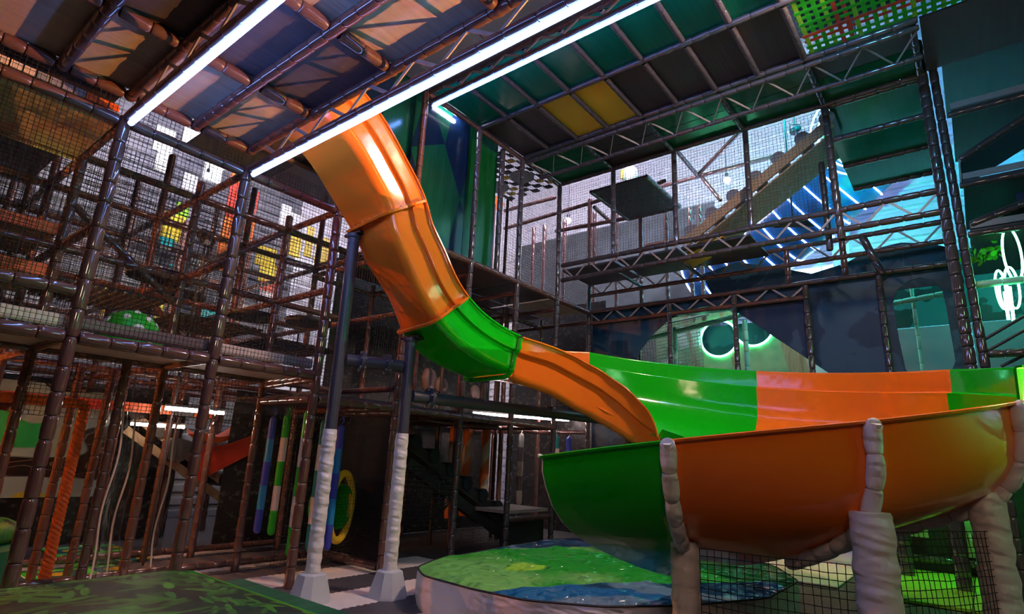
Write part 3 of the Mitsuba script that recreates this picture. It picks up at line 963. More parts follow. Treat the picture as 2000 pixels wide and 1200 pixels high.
part(wn, 'backing', box((7.5, -2.3, ZC + .5), (9.05, 1.36, ZC + .54)), 'm_black', False)
for i in range(2):
    part(ce, 'panel', box((9.06, -1.6 - 1.5 * i, ZC + .05), (10.5, -.12 - 1.5 * i, ZC + .08)), 'm_panel_dark', False)
    part(ce, 'panel', box((7.56, -3.7 - 1.5 * i, ZC + .05), (9.0, -2.3 - 1.5 * i, ZC + .08)), 'm_panel_green', False)
    padded(ce, 'joist', (9.06, -1.6 - 1.5 * i, ZC), (10.5, -1.6 - 1.5 * i, ZC), .05, sleeves=False, mat='m_foam_grey')

# balcony frame facing the court (x = 10.54) with its bridge
bal = thing('balcony_frame', 'dark padded balcony frame with trusses across the right half, behind the bowl', 'play frame')
for y, z0 in ((5.72, 6.14), (4.28, 6.14), (2.81, 6.14)):
    padded(bal, 'post', (XB, y, z0), (XB, y, 8.2), .055, mat='m_foam_grey', seg=.25)
padded(bal, 'post', (XB, 1.36, 5.6), (XB, 1.41, 8.2), .062, mat='m_foam_grey', seg=.22)
padded(bal, 'post', (XB + .45, 1.62, 5.6), (XB + .45, 1.62, 7.35), .055, mat='m_foam_grey', seg=.22)
padded(bal, 'post', (XB, -.10, 0), (XB, -.05, 8.9), .075, mat='m_foam_grey', seg=.22)
padded(bal, 'post', (XB + .02, -.27, 0), (XB + .02, -.2, 8.9), .06, mat='m_foam_grey', seg=.22)
truss(bal, (XB, YF - .08, 6.14), (XB, -.05, 6.14), (XB, YF - .08, 5.78), (XB, -.05, 5.78), 10, .052, True, mat='m_foam_grey')
br = thing('bridge_truss', 'second padded truss line behind the balcony, carrying the bridge', 'play frame')
truss(br, (11.95, YF + .02, 6.12), (11.95, -.05, 6.13), (11.95, YF + .02, 5.77), (11.95, -.05, 5.77), 10, .048, True, mat='m_foam')
truss(br, (11.95, YF + .02, 5.35), (11.95, 2.2, 5.35), (11.95, YF + .02, 5.06), (11.95, 2.2, 5.06), 7, .048, False, mat='m_foam')
padded(br, 'chord', (11.95, 2.2, 5.35), (11.95, -.05, 5.35), .05, mat='m_foam')
for y, z0, z1 in ((7.15, 0, 6.1), (5.05, 2.0, 5.3), (3.62, 2.0, 5.3), (2.25, 2.0, 5.3), (1.02, 2.0, 5.3)):
    padded(br, 'post', (11.92, y, z0), (11.92, y, z1), .055, mat='m_foam_grey', seg=.25)
for y in (2.55, 1.55):
    padded(br, 'post', (11.97, y, 5.35), (11.97, y, 6.1), .055, mat='m_foam', seg=.2)
for y in (5.72, 4.28):
    padded(br, 'crossbar', (XB + .05, y, 5.8), (11.9, y, 5.8), .045, sleeves=False, mat='m_foam_grey')
padded(br, 'crossbar', (11.95, 4.1, 5.35), (13.6, 4.1, 5.35), .05, sleeves=False)
padded(br, 'brace', (11.9, 1.2, 6.08), (11.9, .95, 5.3), .07, sleeves=False, mat='m_foam_grey')
bd = thing('bridge_deck', 'brown bridge floor between the two truss lines left of the ramp', 'deck')
for i in range(3):
    part(bd, 'panel', box((XB + .08, 5.72 - 1.44 * i + .02, 6.02), (11.9, 7.1 - 1.44 * i, 6.06)), 'm_panel_brown', False)
dk = thing('corner_deck', 'shiny dark underside of the deck right of the inner corner', 'deck')
for i in range(3):
    part(dk, 'panel', box((11.99, 4.2 + 1.0 * i + .01, 5.38), (13.5, 5.2 + 1.0 * i - .01, 5.42)), 'm_panel_green' if i == 1 else 'm_panel_dark', False)
# stepped green deck undersides between the two right-hand posts
st = thing('stepped_deck', 'glossy green deck undersides stacked between the two right-hand balcony posts', 'deck')
for z, x0, x1, nb in ((8.24, 10.6, 12.2, 1), (7.55, 10.6, 12.9, 2)):
    w = (x1 - x0) / nb
    for q in range(nb):
        part(st, 'panel', box((x0 + w * q + .02, 0.0, z), (x0 + w * (q + 1) - .02, 1.36, z + .04)), 'm_panel_green', False)
    for q in range(nb + 1):
        padded(st, 'joist', (x0 + w * q, -.05, z - .02), (x0 + w * q, 1.36, z - .02), .05, seg=.2, mat='m_foam_grey')
for z in (8.24,):
    padded(st, 'joist', (10.6, -.1, z + .4), (10.6, 1.36, z + .4), .05, sleeves=False, mat='m_foam_grey')

# ------------------------------------------------------------------ nets
for i, (x0, x1) in enumerate(((-1.2, 1.66), (1.74, 3.10), (3.18, 4.54), (4.62, 6.02))):
    net(['black net left of the first tall brown post, over the pale deck edge', 'black net between the first and second tall brown posts, in front of the green mushroom', 'black net between the second and third tall brown posts of the left front', 'black net right of the third tall brown post, behind the steel chute columns'][i],
        (x0, YF + .02, 2.82), (x1 - x0, 0, 0), (0, 0, 2.70), .047, .0030, .03, seed=i)
for i, (x0, x1) in enumerate(((.30, 1.66), (1.74, 3.10), (3.18, 4.54))):
    net(['second black net, one bay deep behind the left front net', 'second black net, one bay deep behind the mushroom bay', 'second black net, one bay deep behind the third front post'][i], (x0, 9.98, 2.8), (x1 - x0, 0, 0), (0, 0, 3.4), .06, .0032, .02, seed=10 + i)
net('dark net hanging under the left deck between the first and second brown posts', (1.70, 8.5, 1.98), (1.44, 0, 0), (0, 0, .74), .05, .003, .05, seed=30)
net('dark net hanging under the left deck between the second and third brown posts', (3.2, 8.5, 2.0), (1.36, 0, 0), (0, 0, .72), .05, .003, .05, seed=31)
for i, (y1, y0) in enumerate(((7.1, 5.76), (5.68, 4.32), (4.24, 2.85), (2.77, 1.45))):
    net(['balcony net in the bay next to the inner corner', 'second balcony net from the inner corner', 'third balcony net from the inner corner, at the foot of the ramp', 'balcony net in front of the upper half of the ramp'][i], (XB + .03, y0, 6.2), (0, y1 - y0, 0), (0, 0, 1.95), .062, .0036, .02, seed=40 + i)
for i, (x0, x1) in enumerate(((8.48, 8.97), (9.04, 10.46))):
    net(['narrow net beside the green enclosure wall, left of the inner corner', 'net in the bay left of the inner corner, in front of the pale rear hall'][i], (x0, YF + .02, 5.42), (x1 - x0, 0, 0), (0, 0, 2.75), .062, .0036, .02, seed=50 + i)
net('net under the bridge beside the inner corner', (10.6, 7.1, 5.4), (1.3, 0, 0), (0, 0, .62), .06, .0035, .0, seed=55)
net('dark net of the closed bay behind the taller chute column', (4.64, YF + .6, .15), (1.36, 0, 0), (0, 0, 2.2), .05, .003, .02, seed=57)
net('low net between the lower back posts under the ramp', (7.6, YF + .05, .25), (1.35, 0, 0), (0, 0, .45), .05, .003, .0, seed=58)
net('net hanging from the bowl posts under the left near section', (4.66, 1.78, .02), (.17, -1.13, 0), (0, 0, 1.12), .055, .0032, .06, seed=60)
net('net hanging from the bowl posts under the right near section', (4.9, .62, .02), (1.15, -.64, 0), (0, 0, 1.35), .055, .0032, .06, seed=61)

for i, (x0, x1) in enumerate(((.30, 1.66), (1.74, 3.10), (3.18, 4.54), (4.62, 6.02))):
    net(['black net one bay behind the left front, left of the mushroom', 'black net just behind the mushroom', 'black net one bay behind the third front post', 'black net one bay behind the steel chute columns'][i], (x0, 8.58, 2.8), (x1 - x0, 0, 0), (0, 0, 2.5), .055, .0034, .03, seed=70 + i)
od = thing('olive_deck', 'dark olive deck underside beside the top of the orange slide', 'deck')
for i in range(2):
    for j in range(2):
        part(od, 'panel', box((3.22 + 1.42 * i, 7.2 + 1.43 * j, 6.55), (4.62 + 1.42 * i, 8.6 + 1.43 * j, 6.6)), 'm_olive' if (i + j) % 2 else 'm_panel_dark', False)
padded(od, 'joist', (3.2, 8.6, 6.5), (6.0, 8.6, 6.5), .05, sleeves=False)
# framed dark mesh panel beside the columns
fp = thing('mesh_panel', 'black mesh panel in a padded frame between the two padded columns', 'panel')
padded(fp, 'frame', (6.06, 8.55, .1), (6.06, 7.2, .1), .06)
padded(fp, 'frame', (6.06, 8.6, .1), (6.06, 8.6, 2.42), .06)
padded(fp, 'frame', (6.06, 8.55, 2.36), (6.06, 7.2, 2.36), .055)
part(fp, 'mesh', net_mesh((6.06, 7.2, .15), (0, 1.35, 0), (0, 0, 2.2), 54, 88, .004), 'm_net', False)
part(fp, 'sheet', box((6.09, 7.24, .17), (6.11, 8.52, 2.3)), 'm_black', False)

# ------------------------------------------------------------------ left lower room
fb = thing('booth', 'booth with an orange rope-covered frame and a swirling pool mural behind the first brown post', 'booth')
part(fb, 'mural', box((1.0, 10.6, .9), (3.4, 10.66, 2.5)), 'm_swirl', False)
for p0, p1 in (((2.38, 8.7, 0), (2.38, 8.7, 2.16)), ((1.32, 8.7, 0), (1.32, 8.7, 2.16)), ((1.32, 8.7, 2.16), (2.38, 8.7, 2.16))):
    p0, p1 = np.array(p0), np.array(p1)
    a, b, d = frame(p1 - p0)
    L = np.linalg.norm(p1 - p0)
    for q in range(3):
        n = int(L * 26)
        t = np.linspace(0, L, n * 6)
        hx = [p0 + d * s + (a * math.cos(s * 40 + q * 2.1) + b * math.sin(s * 40 + q * 2.1)) * .035 for s in t]
        part(fb, 'rope', path_tube(hx, .03, 6), 'm_redorange')
part(fb, 'counter', lathe([(0, .62), (.62, .62), (.7, .58), (.72, .5), (.7, .05), (.7, 0)], (1.35, 8.5, 0), n=40), 'm_mat_edge', 40)
part(fb, 'cushion', lathe([(0, .86), (.3, .86), (.42, .8), (.45, .7), (.4, .63), (0, .62)], (1.55, 8.45, 0), n=32), 'm_leaves', 60)
obj('game_mat', box((1.9, 8.3, .0), (3.5, 10.05, .015)), 'm_hop', 'green floor mat with red squares and pale outlines between the left posts', 'mat')
obj('game_mat', box((3.1, 10.1, .0), (4.1, 12.0, .015)), 'm_hop', 'farther game mat strip with a red square behind the left posts', 'mat')
g2 = [(2.55, 8.1), (2.75, 9.2), (3.3, 9.0), (3.25, 10.2), (3.9, 9.98), (2.4, 9.3)]
lp = thing('lower_posts', 'row of slim brown padded posts in the lower left room', 'post', kind=None)
for x, y in g2:
    padded(lp, 'post', (x, y, 0), (x, y, 2.7), .05, seg=.2)
for i, (x, y) in enumerate(((2.72, 8.35), (3.06, 8.9), (3.62, 9.0))):
    pts = [(x + .02 * math.sin(z * 5 + i), y + .03 * math.sin(z * 3), z) for z in np.linspace(.02, 2.1, 24)]
    k = thing('curtain', ['clear curtain with a pale hem, nearest the leaf mat', 'clear curtain with a pale hem in the middle of the lower left room', 'clear creased curtain farthest right in the lower left room'][i], 'curtain', 'clear curtains in the lower left room')
    part(k, 'hem', path_tube(pts, .012, 6), 'm_cream')
    GG = [[(px + .16 * s + .02 * math.sin(9 * s + z * 3), py + .10 * s, z) for s in np.linspace(0, 1, 8)] for px, py, z in pts]
    part(k, 'sheet', shell(np.array(GG), .002), 'm_film', True)
obj('drum_disc', lathe([(0, 0), (.2, 0), (.2, .3), (0, .3)], (4.4, 11.0, 1.62), (0, -1, 0), 24), 'm_black', 'dark roller end standing above the log ramp in the lower left room', 'roller')
rp = thing('log_ramp', 'dark log ramp descending to the right in the lower left room', 'ramp')
for o in (0, .28):
    part(rp, 'rail', bar((3.6, 10.9, 2.2 - o), (5.9, 10.9, .75 - o), .06, .13), 'm_board_tan', False)
for i in range(6):
    part(rp, 'log', cyl((3.7 + .42 * i, 10.8, 2.2 - .265 * i), (3.7 + .42 * i, 11.6, 2.2 - .265 * i), .13, 16), 'm_black')
hm = thing('hammock', 'bright orange swooping fabric slide seen between the brown posts of the lower left room', 'slide')
GG = [[(4.55 + .9 * s, 10.4 + .5 * t, 1.72 + .45 * (s - .45) ** 2 * 2 + .10 * (1 if t in (0, 1) else 0) + .12 * s) for t in np.linspace(0, 1, 6)] for s in np.linspace(0, 1, 12)]
part(hm, 'fabric', shell(np.array(GG), .01), 'm_redorange', 40)
part(hm, 'side', extr(Polygon([(0, .0), (1.0, .55), (1.0, .9), (.6, .72), (.3, .66), (0, .75)]), (4.5, 10.38, 1.05), (1, 0, 0), (0, 0, 1), .03), 'm_red', False)

# striped foam rollers hanging by the front net
rollers = [(4.72, 8.36, .52, 2.20, ('m_blue', 'm_cyan'), 'blue and cyan striped hanging roller, leftmost of its row'), (4.86, 8.22, .50, 2.24, ('m_toygreen', 'm_cream'), 'shorter green and cream striped hanging roller'),
           (4.72, 7.45, .32, 2.28, ('m_toygreen', 'm_cream'), 'green and cream striped hanging roller, nearest and longest of its row'), (5.12, 8.1, .48, 2.2, ('m_brownroll', 'm_cream'), 'brown and cream striped hanging roller'),
           (5.12, 7.62, .34, 2.18, ('m_teal', 'm_cream'), 'teal and cream striped hanging roller'), (5.28, 7.42, .36, 2.12, ('m_blue', 'm_cyan'), 'blue and cyan striped hanging roller, rightmost of its row')]


def roller(x, y, z0, z1, mats, label, group, r=.055, n=5):
    k = thing('striped_roller', label, 'roller', group)
    h = (z1 - z0) / n
    for i in range(n):
        a, b = z1 - h * (i + 1), z1 - h * i
        pf = [(r, a), (r, b)]
        if i == 0:
            pf = [(r, a), (r, b - r), (r * .7, b - r * .35), (0, b)]
        if i == n - 1:
            pf = [(0, a), (r * .7, a + r * .3), (r, a + r), (r, b)]
        part(k, 'band', lathe(pf, (x, y, 0), n=20), mats[i % 2])
    part(k, 'loop', path_tube([(x, y, z1 - .01), (x + .04, y, z1 + .06), (x + .02, y, z1 + .13), (x - .02, y, z1 + .06)], .012, 6), mats[0])


for a in rollers:
    roller(*a, 'hanging rollers beside the third brown post')
hp = thing('hoop', 'yellow padded ring with a green tunnel behind the rollers', 'hoop')
part(hp, 'ring', torus((5.66, 7.72, .92), (.55, -1, 0), .36, .055, 36, 10, (1, 1.35)), 'm_yellow')
part(hp, 'tunnel', lathe([(.33, 0), (.33, .35), (0, .36)], (5.66, 7.72, .92), (-.4, 1, 0), 28), 'm_toygreen')

# pale deck edge, discs, mushroom and the busy upper left floors
de = thing('front_deck', 'deck behind the left net with a pale padded front edge', 'deck')
for x0, x1, m in ((-1.2, 1.66, 'm_cream'), (1.74, 3.10, 'm_brownroll'), (3.18, 4.1, 'm_cream'), (4.1, 4.54, 'm_plate')):
    part(de, 'edge', box((x0, YF + .06, 2.84), (x1, YF + .14, 2.97), .02), m, False)
for x0, x1 in ((-1.2, 1.66), (1.74, 3.10), (3.18, 4.54)):
    part(de, 'panel', box((x0, YF + .1, 2.76), (x1, 8.5, 2.80)), 'm_panel_beige', False)
ms = thing('mushroom', 'green toy mushroom cap with white dots behind the left net', 'toy')
part(ms, 'cap', lathe([(.40, 0), (.34, .12), (.29, .27), (.22, .37), (.11, .43), (0, .445)], (2.42, 7.85, 2.82), n=32), 'm_toygreen', 60)
for th, z, r in ((-1.6, .2, .07), (-.7, .14, .06), (-2.5, .12, .06), (-1.1, .34, .05), (-2.1, .33, .045), (-.3, .3, .05), (-1.6, .41, .04), (-1.25, .06, .04), (-2.9, .28, .05)):
    rr = float(np.interp(z, [0, .12, .27, .37, .43], [.40, .34, .29, .22, .11]))
    c = np.array((2.42 + rr * math.cos(th), 7.85 + rr * math.sin(th), 2.82 + z))
    part(ms, 'dot', sphere(c, r, 2, (1, 1, 1)) if False else lathe([(0, .012), (r * .8, .006), (r, -.02)], c, (math.cos(th), math.sin(th), .5), 16), 'm_white')
sd = [(3.0, 9.0, 4.02, .42), (4.6, 9.3, 3.82, .40), (5.4, 8.9, 3.85, .38), (3.9, 10.6, 4.2, .4), (4.9, 10.6, 3.4, .36)]
for i, (x, y, z, r) in enumerate(sd):
    obj('step_disc', lathe([(0, 0), (r, 0), (r * 1.02, .03), (r, .07), (0, .07)], (x, y, z), n=28), 'm_dark', ['dark round stepping disc above the mushroom', 'dark round stepping disc in the middle of the left nets', 'dark round stepping disc nearest the taller chute column', 'farther round stepping disc behind the second brown post', 'lower round stepping disc deep behind the third brown post'][i], 'disc', 'stepping discs in the left nets')
for i, (x0, x1, z) in enumerate(((1.76, 3.08, 3.62), (3.2, 4.5, 3.5), (4.64, 6.0, 3.42))):
    k = thing('slat_bridge', ['slatted bridge below the leftmost disc with yellow gaps', 'slatted bridge behind the third brown post', 'slatted bridge nearest the taller chute column'][i], 'bridge')
    for q in range(12):
        x = x0 + (x1 - x0) * q / 12
        part(k, 'slat', box((x, 8.6, z), (x + .07, 9.95, z + .03)), 'm_black', False)
for i, (x0, x1, z, y) in enumerate(((-1.2, 1.64, 5.2, 7.3), (-1.2, 1.64, 4.15, 8.6), (.3, 1.64, 3.62, 8.6))):
    k = thing('side_deck', ['brown deck underside behind the top left net', 'second brown deck underside down at the far left with an orange edge', 'third brown deck underside behind the first post'][i], 'deck')
    part(k, 'panel', box((x0, y, z), (x1, y + 1.4, z + .04)), 'm_board_tan', False)
    part(k, 'edge', box((x0, y - .03, z), (x1, y, z + .14)), 'm_redorange' if i else 'm_cream', False)
ob = thing('orange_boards', 'orange edge boards of a deck seen below the front deck', 'deck')
for x0, x1, m in ((1.76, 3.08, 'm_red'), (3.2, 3.9, 'm_redorange'), (3.92, 4.2, 'm_dark'), (4.22, 4.5, 'm_redorange')):
    part(ob, 'board', box((x0, 9.9, 2.16), (x1, 9.94, 2.30)), m, False)
obj('hex_board', extr(Polygon([(0, 0), (.5, 0), (.62, .3), (.5, .6), (0, .6)]), (.6, 9.2, 2.35), (1, 0, 0), (0, 0, 1), .04), 'm_redorange', 'orange angular board at the far left below the deck edge', 'board', smooth=False)
# coloured wall panels deep in the left structure
wpanel = [((3.723, 13.200, 7.865), (4.123, 13.200, 8.471), 'm_white'),
          ((4.267, 13.200, 8.106), (4.676, 13.200, 8.704), 'm_white'),
          ((4.874, 13.200, 8.056), (5.325, 13.200, 8.718), 'm_white'),
          ((3.846, 13.200, 7.431), (4.165, 13.200, 7.954), 'm_white'),
          ((4.836, 13.200, 7.621), (5.243, 13.200, 8.336), 'm_white'),
          ((4.452, 13.200, 7.102), (4.751, 13.200, 7.649), 'm_white'),
          ((6.815, 13.200, 7.199), (7.105, 13.200, 7.807), 'm_white'),
          ((7.042, 13.200, 7.112), (7.545, 13.200, 7.684), 'm_white'),
          ((5.449, 13.200, 7.862), (5.736, 13.200, 8.402), 'm_redorange'),
          ((5.465, 13.200, 6.250), (5.856, 13.200, 6.958), 'm_redorange'),
          ((5.984, 13.200, 6.502), (6.223, 13.200, 7.229), 'm_redorange'),
          ((5.455, 13.200, 5.647), (5.734, 13.200, 6.366), 'm_redorange'),
          ((6.104, 13.200, 8.176), (6.378, 13.200, 8.582), 'm_redorange'),
          ((5.482, 13.200, 6.975), (5.724, 13.200, 7.873), 'm_red'),
          ((5.993, 13.200, 7.277), (6.196, 13.200, 7.866), 'm_red'),
          ((6.603, 13.200, 5.435), (6.977, 13.200, 5.773), 'm_red'),
          ((4.237, 13.200, 6.005), (4.694, 13.200, 6.615), 'm_yellow'),
          ((6.373, 13.200, 6.023), (6.877, 13.200, 6.556), 'm_yellow'),
          ((6.502, 13.200, 5.642), (6.945, 13.200, 6.141), 'm_yellow'),
          ((7.181, 13.200, 6.515), (7.501, 13.200, 7.187), 'm_yellow'),
          ((7.619, 13.200, 6.625), (7.825, 13.200, 7.477), 'm_yellow'),
          ((7.936, 13.200, 6.552), (8.428, 13.200, 7.328), 'm_yellow'),
          ((3.398, 13.200, 4.340), (3.611, 13.200, 4.691), 'm_yellow'),
          ((3.503, 13.200, 4.074), (3.637, 13.200, 4.377), 'm_yellow'),
          ((4.450, 13.200, 4.242), (4.600, 13.200, 4.612), 'm_yellow'),
          ((3.992, 13.200, 4.140), (4.296, 13.200, 4.538), 'm_yellow'),
          ((4.245, 13.200, 5.750), (4.538, 13.200, 6.061), 'm_teal'),
          ((5.356, 13.200, 4.301), (5.691, 13.200, 4.708), 'm_teal'),
          ((4.556, 13.200, 5.288), (4.750, 13.200, 5.486), 'm_teal'),
          ((4.421, 13.200, 6.574), (4.707, 13.200, 6.906), 'm_lime'),
          ((6.619, 13.200, 5.103), (7.099, 13.200, 5.445), 'm_cream'),
          ((6.254, 13.200, 4.640), (6.548, 13.200, 4.983), 'm_cream'),
          ((2.899, 13.200, 5.226), (3.142, 13.200, 5.541), 'm_cream'),
          ((2.285, 13.200, 4.750), (2.609, 13.200, 5.051), 'm_cream')]
names = {'m_white': 'white', 'm_redorange': 'orange', 'm_red': 'red', 'm_yellow': 'yellow', 'm_cream': 'cream', 'm_teal': 'teal', 'm_lime': 'lime green'}
for a, b, m in wpanel:
    obj('wall_panel', box((a[0], 13.2, a[2]), (b[0], 13.25, b[2]), .015), m, '%s wall board glimpsed through the nets deep behind the left frame' % names[m], 'panel', '%s boards behind the left nets' % names[m], smooth=False)
ud = thing('loft_deck', 'dark loft floor behind the top left net, with a pale slatted edge', 'deck')
for i, x in enumerate((-1.72, -.02)):
    for j in range(3):
        part(ud, 'panel', box((x, 7.22 + 1.43 * j, 5.64), (x + 1.68, 8.62 + 1.43 * j, 5.68)), 'm_panel_brown', False)
for i in range(26):
    part(ud, 'slat', box((-1.2 + .11 * i, 7.24, 5.37), (-1.2 + .11 * i + .095, 7.26, 5.45)), 'm_cream' if i < 19 else ('m_plate' if i < 23 else 'm_redorange'), False)
kb = thing('dark_backing', 'black lining boards closing the back of the lower rooms', 'wall panel')
for y in (7.4, 8.9):
    part(kb, 'board', box((13.2, y, 0), (13.24, y + 1.48, 6.0)), 'm_speckle', False)
for i in range(8):
    part(kb, 'board', box((-1.9 + 1.75 * i, 12.3 if i < 4 else 10.4, 0), (-.17 + 1.75 * i, 12.34 if i < 4 else 10.44, 2.72 if i < 5 else 6.0)), 'm_speckle', False)
# ------------------------------------------------------------------ lower back rooms
lr = thing('log_stair', 'dark ramp with black log steps coming down to the low table behind the landing mat', 'ramp')
A0, A1 = np.array((7.362, 8.200, 1.916)), np.array((9.973, 7.900, 0.463))
for o in (0, .32):
    part(lr, 'rail', bar(A0 - (0, 0, o), A1 - (0, 0, o), .05, .20), 'm_case', False)
part(lr, 'board', bar(A0 + (0, .5, -.1), A1 + (0, .5, -.1), .9, .03), 'm_dark', False)
for i in range(6):
    c = A0 + (A1 - A0) * (i + .3) / 6 + np.array([0, 0, .12])
    part(lr, 'log', cyl(c - (0, .05, 0), c + (0, .9, 0), .14, 18), 'm_logdark', 40)
tb = thing('low_table', 'low platform with a pale top at the foot of the log steps', 'platform')
part(tb, 'top', box((9.05, 7.2, .72), (10.45, 8.5, .78)), 'm_panel_beige', False)
padded(tb, 'beam', (9.06, YF, .62), (10.44, YF, .62), .055, seg=.2)
part(tb, 'skirt', box((9.05, 7.3, .08), (10.45, 7.34, .55)), 'm_dark', False)
bk = thing('basket_net', 'black bowl-shaped net hanging under the log steps', 'net')
gb = []
bc = np.array((7.281, 8.000, 1.103))
for i in range(28):
    a = i * 2 * PI / 28
    gb.append(path_tube([bc + np.array([.75 * math.cos(a) * math.cos(t), .75 * math.sin(a) * math.cos(t), .55 * math.sin(t)]) for t in np.linspace(-1.4, .9, 12)], .008, 4, caps=False))
for t in np.linspace(-1.3, .9, 14):
    gb.append(torus(bc + np.array([0, 0, .55 * math.sin(t)]), (0, 0, 1), .75 * math.cos(t), .008, 36, 4))
part(bk, 'cords', cat(gb), 'm_net', False)
for i, (x, y) in enumerate(((9.05, 8.7), (9.75, 8.95), (10.15, 8.75))):
    m = lathe([(.1, z) for z in np.linspace(.5, 2.35, 24)], (x, y, 0), n=24)
    uv = np.c_[np.tile(np.arange(24) / 24, 24), np.repeat(np.linspace(0, 1, 24), 24)]
    obj('twist_pole', m, 'm_twist', ['orange and white twisted column, leftmost of three behind the log steps', 'orange and white twisted column, middle of three behind the log steps', 'orange and white twisted column, rightmost and clearest of three behind the log steps'][i], 'column', 'twisted columns behind the log steps', smooth=True, uv=uv)
for a in ((11.2, 8.55, .7, 2.35, ('m_cream', 'm_brownroll'), 'cream and brown striped roller beyond the log steps'), (11.9, 8.0, .75, 2.35, ('m_teal', 'm_cream'), 'teal and cream striped roller beyond the low table'), (12.6, 8.1, .65, 2.35, ('m_blue', 'm_cyan'), 'blue and cyan striped roller beyond the low table')):
    roller(*a, 'hanging rollers beyond the low table', .07, 5)
for i, (c, r) in enumerate((((8.843, 9.400, 3.362), .22), ((9.138, 9.300, 3.281), .17), ((10.508, 9.500, 3.262), .17))):
    m = sphere(c, r, 3, (1, .5, 1.1))
    m.vertices += (mikit.meshkit.fbm(m.vertices * 5, 3, i)[:, None] - .5) * .12 * (m.vertices - np.array(c)) / r
    obj('boulder', m, 'm_brownroll', ['rounded brown play rock left of two above the steel tube', 'smaller brown play rock above the steel tube', 'reddish brown play rock under the green chute section'][i], 'rock', smooth=60)

# ------------------------------------------------------------------ enclosure walls
ew = thing('enclosure_wall', 'tall navy and green faceted wall behind the slide, under the right light strip', 'wall panel')
for i, (x0, x1, y) in enumerate(((4.9, 6.05, 7.42), (6.06, 7.55, 7.42), (7.56, 8.46, 7.42))):
    part(ew, 'panel', box((x0, y, 5.46), (x1, y + .05, 8.5)), 'm_facets' if i < 2 else 'm_deepgreen', False)

aw = thing('arch_wall', 'dark wall with a wide arched opening and a round-topped doorway, across the court behind the bowl', 'wall panel')
WX = 12.03


def yz(p):
    return (p[1], p[2])


wall = Polygon([(-.05, 2.0), (-.05, 5.33), (7.1, 5.33), (7.1, 2.0)])
arch = Polygon([yz(q) for q in ((11.980, 6.047, 3.886), (11.980, 5.836, 4.301), (11.980, 5.526, 4.658), (11.980, 5.124, 4.950), (11.980, 4.689, 5.123), (11.980, 4.251, 5.160), (11.980, 3.740, 5.060), (11.980, 3.198, 4.591), (11.980, 2.477, 3.974), (11.980, 1.983, 3.550), (11.980, 1.874, 2.887), (11.980, 6.054, 2.950))])
door = Polygon([yz(q) for q in ((11.980, 0.805, 3.576), (11.980, 0.843, 4.126), (11.980, 0.865, 4.788), (11.980, 0.772, 5.015), (11.980, 0.580, 5.158), (11.980, 0.403, 5.196), (11.980, 0.236, 5.113), (11.980, 0.129, 4.919), (11.980, 0.110, 4.595), (11.980, 0.099, 3.881), (11.980, 0.098, 3.664), (11.980, 0.203, 3.412), (11.980, 0.731, 3.438))])
part(aw, 'panel', extr(wall.difference(arch).difference(door), (WX, 0, 0), (0, 1, 0), (0, 0, 1), .04), 'm_night', False)
part(aw, 'base', box((WX, 4.3, 0), (WX + .04, 7.1, 1.98)), 'm_dark', False)
uw = thing('mural_wall', 'navy night-forest mural with a wavy top edge above the arched wall', 'wall panel')
top = [(12.700, 4.547, 6.131), (12.700, 3.741, 6.290), (12.700, 2.790, 5.966), (12.700, 2.256, 5.760), (12.700, 1.635, 5.875), (12.700, 1.169, 6.082), (12.700, 0.655, 6.128), (12.700, 0.185, 6.011), (12.700, -0.118, 5.849)]
part(uw, 'panel', extr(Polygon([(q[1], q[2]) for q in top] + [(-.2, 5.2), (4.2, 5.2)]), (12.7, 0, 0), (0, 1, 0), (0, 0, 1), .04), 'm_night', False)
fm = thing('forest_mural', 'pale forest mural wall with tree trunks seen through the arch', 'mural')
fp_ = Polygon([(1.6, 1.9), (1.6, 6.2), (6.6, 6.2), (6.6, 1.9)])
rings = [(14.600, 4.859, 4.977), (14.600, 3.997, 5.185)]
for q in rings:
    fp_ = fp_.difference(Point(q[1], q[2]).buffer(.46, 24))
part(fm, 'panel', extr(fp_, (14.6, 0, 0), (0, 1, 0), (0, 0, 1), .05), 'm_forest', False)
part(fm, 'backing', box((14.95, 1.5, 2.5), (15.0, 6, 5.4)), 'm_night', False)
for i, q in enumerate(rings):
    obj('ring_lamp', torus((14.56, q[1], q[2]), (1, 0, 0), .47, .028, 40, 8), 'm_white', ['glowing green ring around the left round hole of the forest mural', 'glowing green ring around the right round hole of the forest mural'][i], 'light', **glow((1.2, 9.0, 4.5)))
gf_ = thing('mint_frame', 'mint green padded posts and rail in front of the forest mural', 'play frame')
for p0, p1 in (((13.400, 6.612, 4.828), (13.400, 3.670, 5.266)),):
    padded(gf_, 'beam', p0, p1, .06, mat='m_foam_mint')
for px in ((13.400, 5.552, 4.068), (13.400, 3.860, 3.945)):
    padded(gf_, 'post', (px[0], px[1], 2.6), (px[0], px[1], 5.1), .055, mat='m_foam_mint')
dr_ = thing('doorway_rail', 'mint green padded rail and slim post seen through the round-topped doorway', 'railing')
padded(dr_, 'beam', (13.200, 1.027, 5.055), (13.200, 0.074, 5.151), .055, mat='m_foam_mint')
padded(dr_, 'post', (13.3, 0.62, 2.0), (13.3, .62, 5.4), .035, mat='m_foam_mint')
tw = thing('teal_wall', 'smooth teal-lit wall boards behind the doorway and the right-hand post', 'wall panel')
for i in range(3):
    part(tw, 'panel', box((14.2, -3.2 + 1.5 * i, 2.0), (14.24, -1.72 + 1.5 * i, 4.75)), 'm_plate', False)
obj('shrub_print', box((14.22, -2.6, 4.77), (14.25, 1.58, 6.3)), 'm_shrub', 'teal wall print with dark foliage seen at the top of the round-topped doorway', 'mural', smooth=False)
wg = thing('white_net', 'white diamond net behind the left end of the arched opening', 'net')
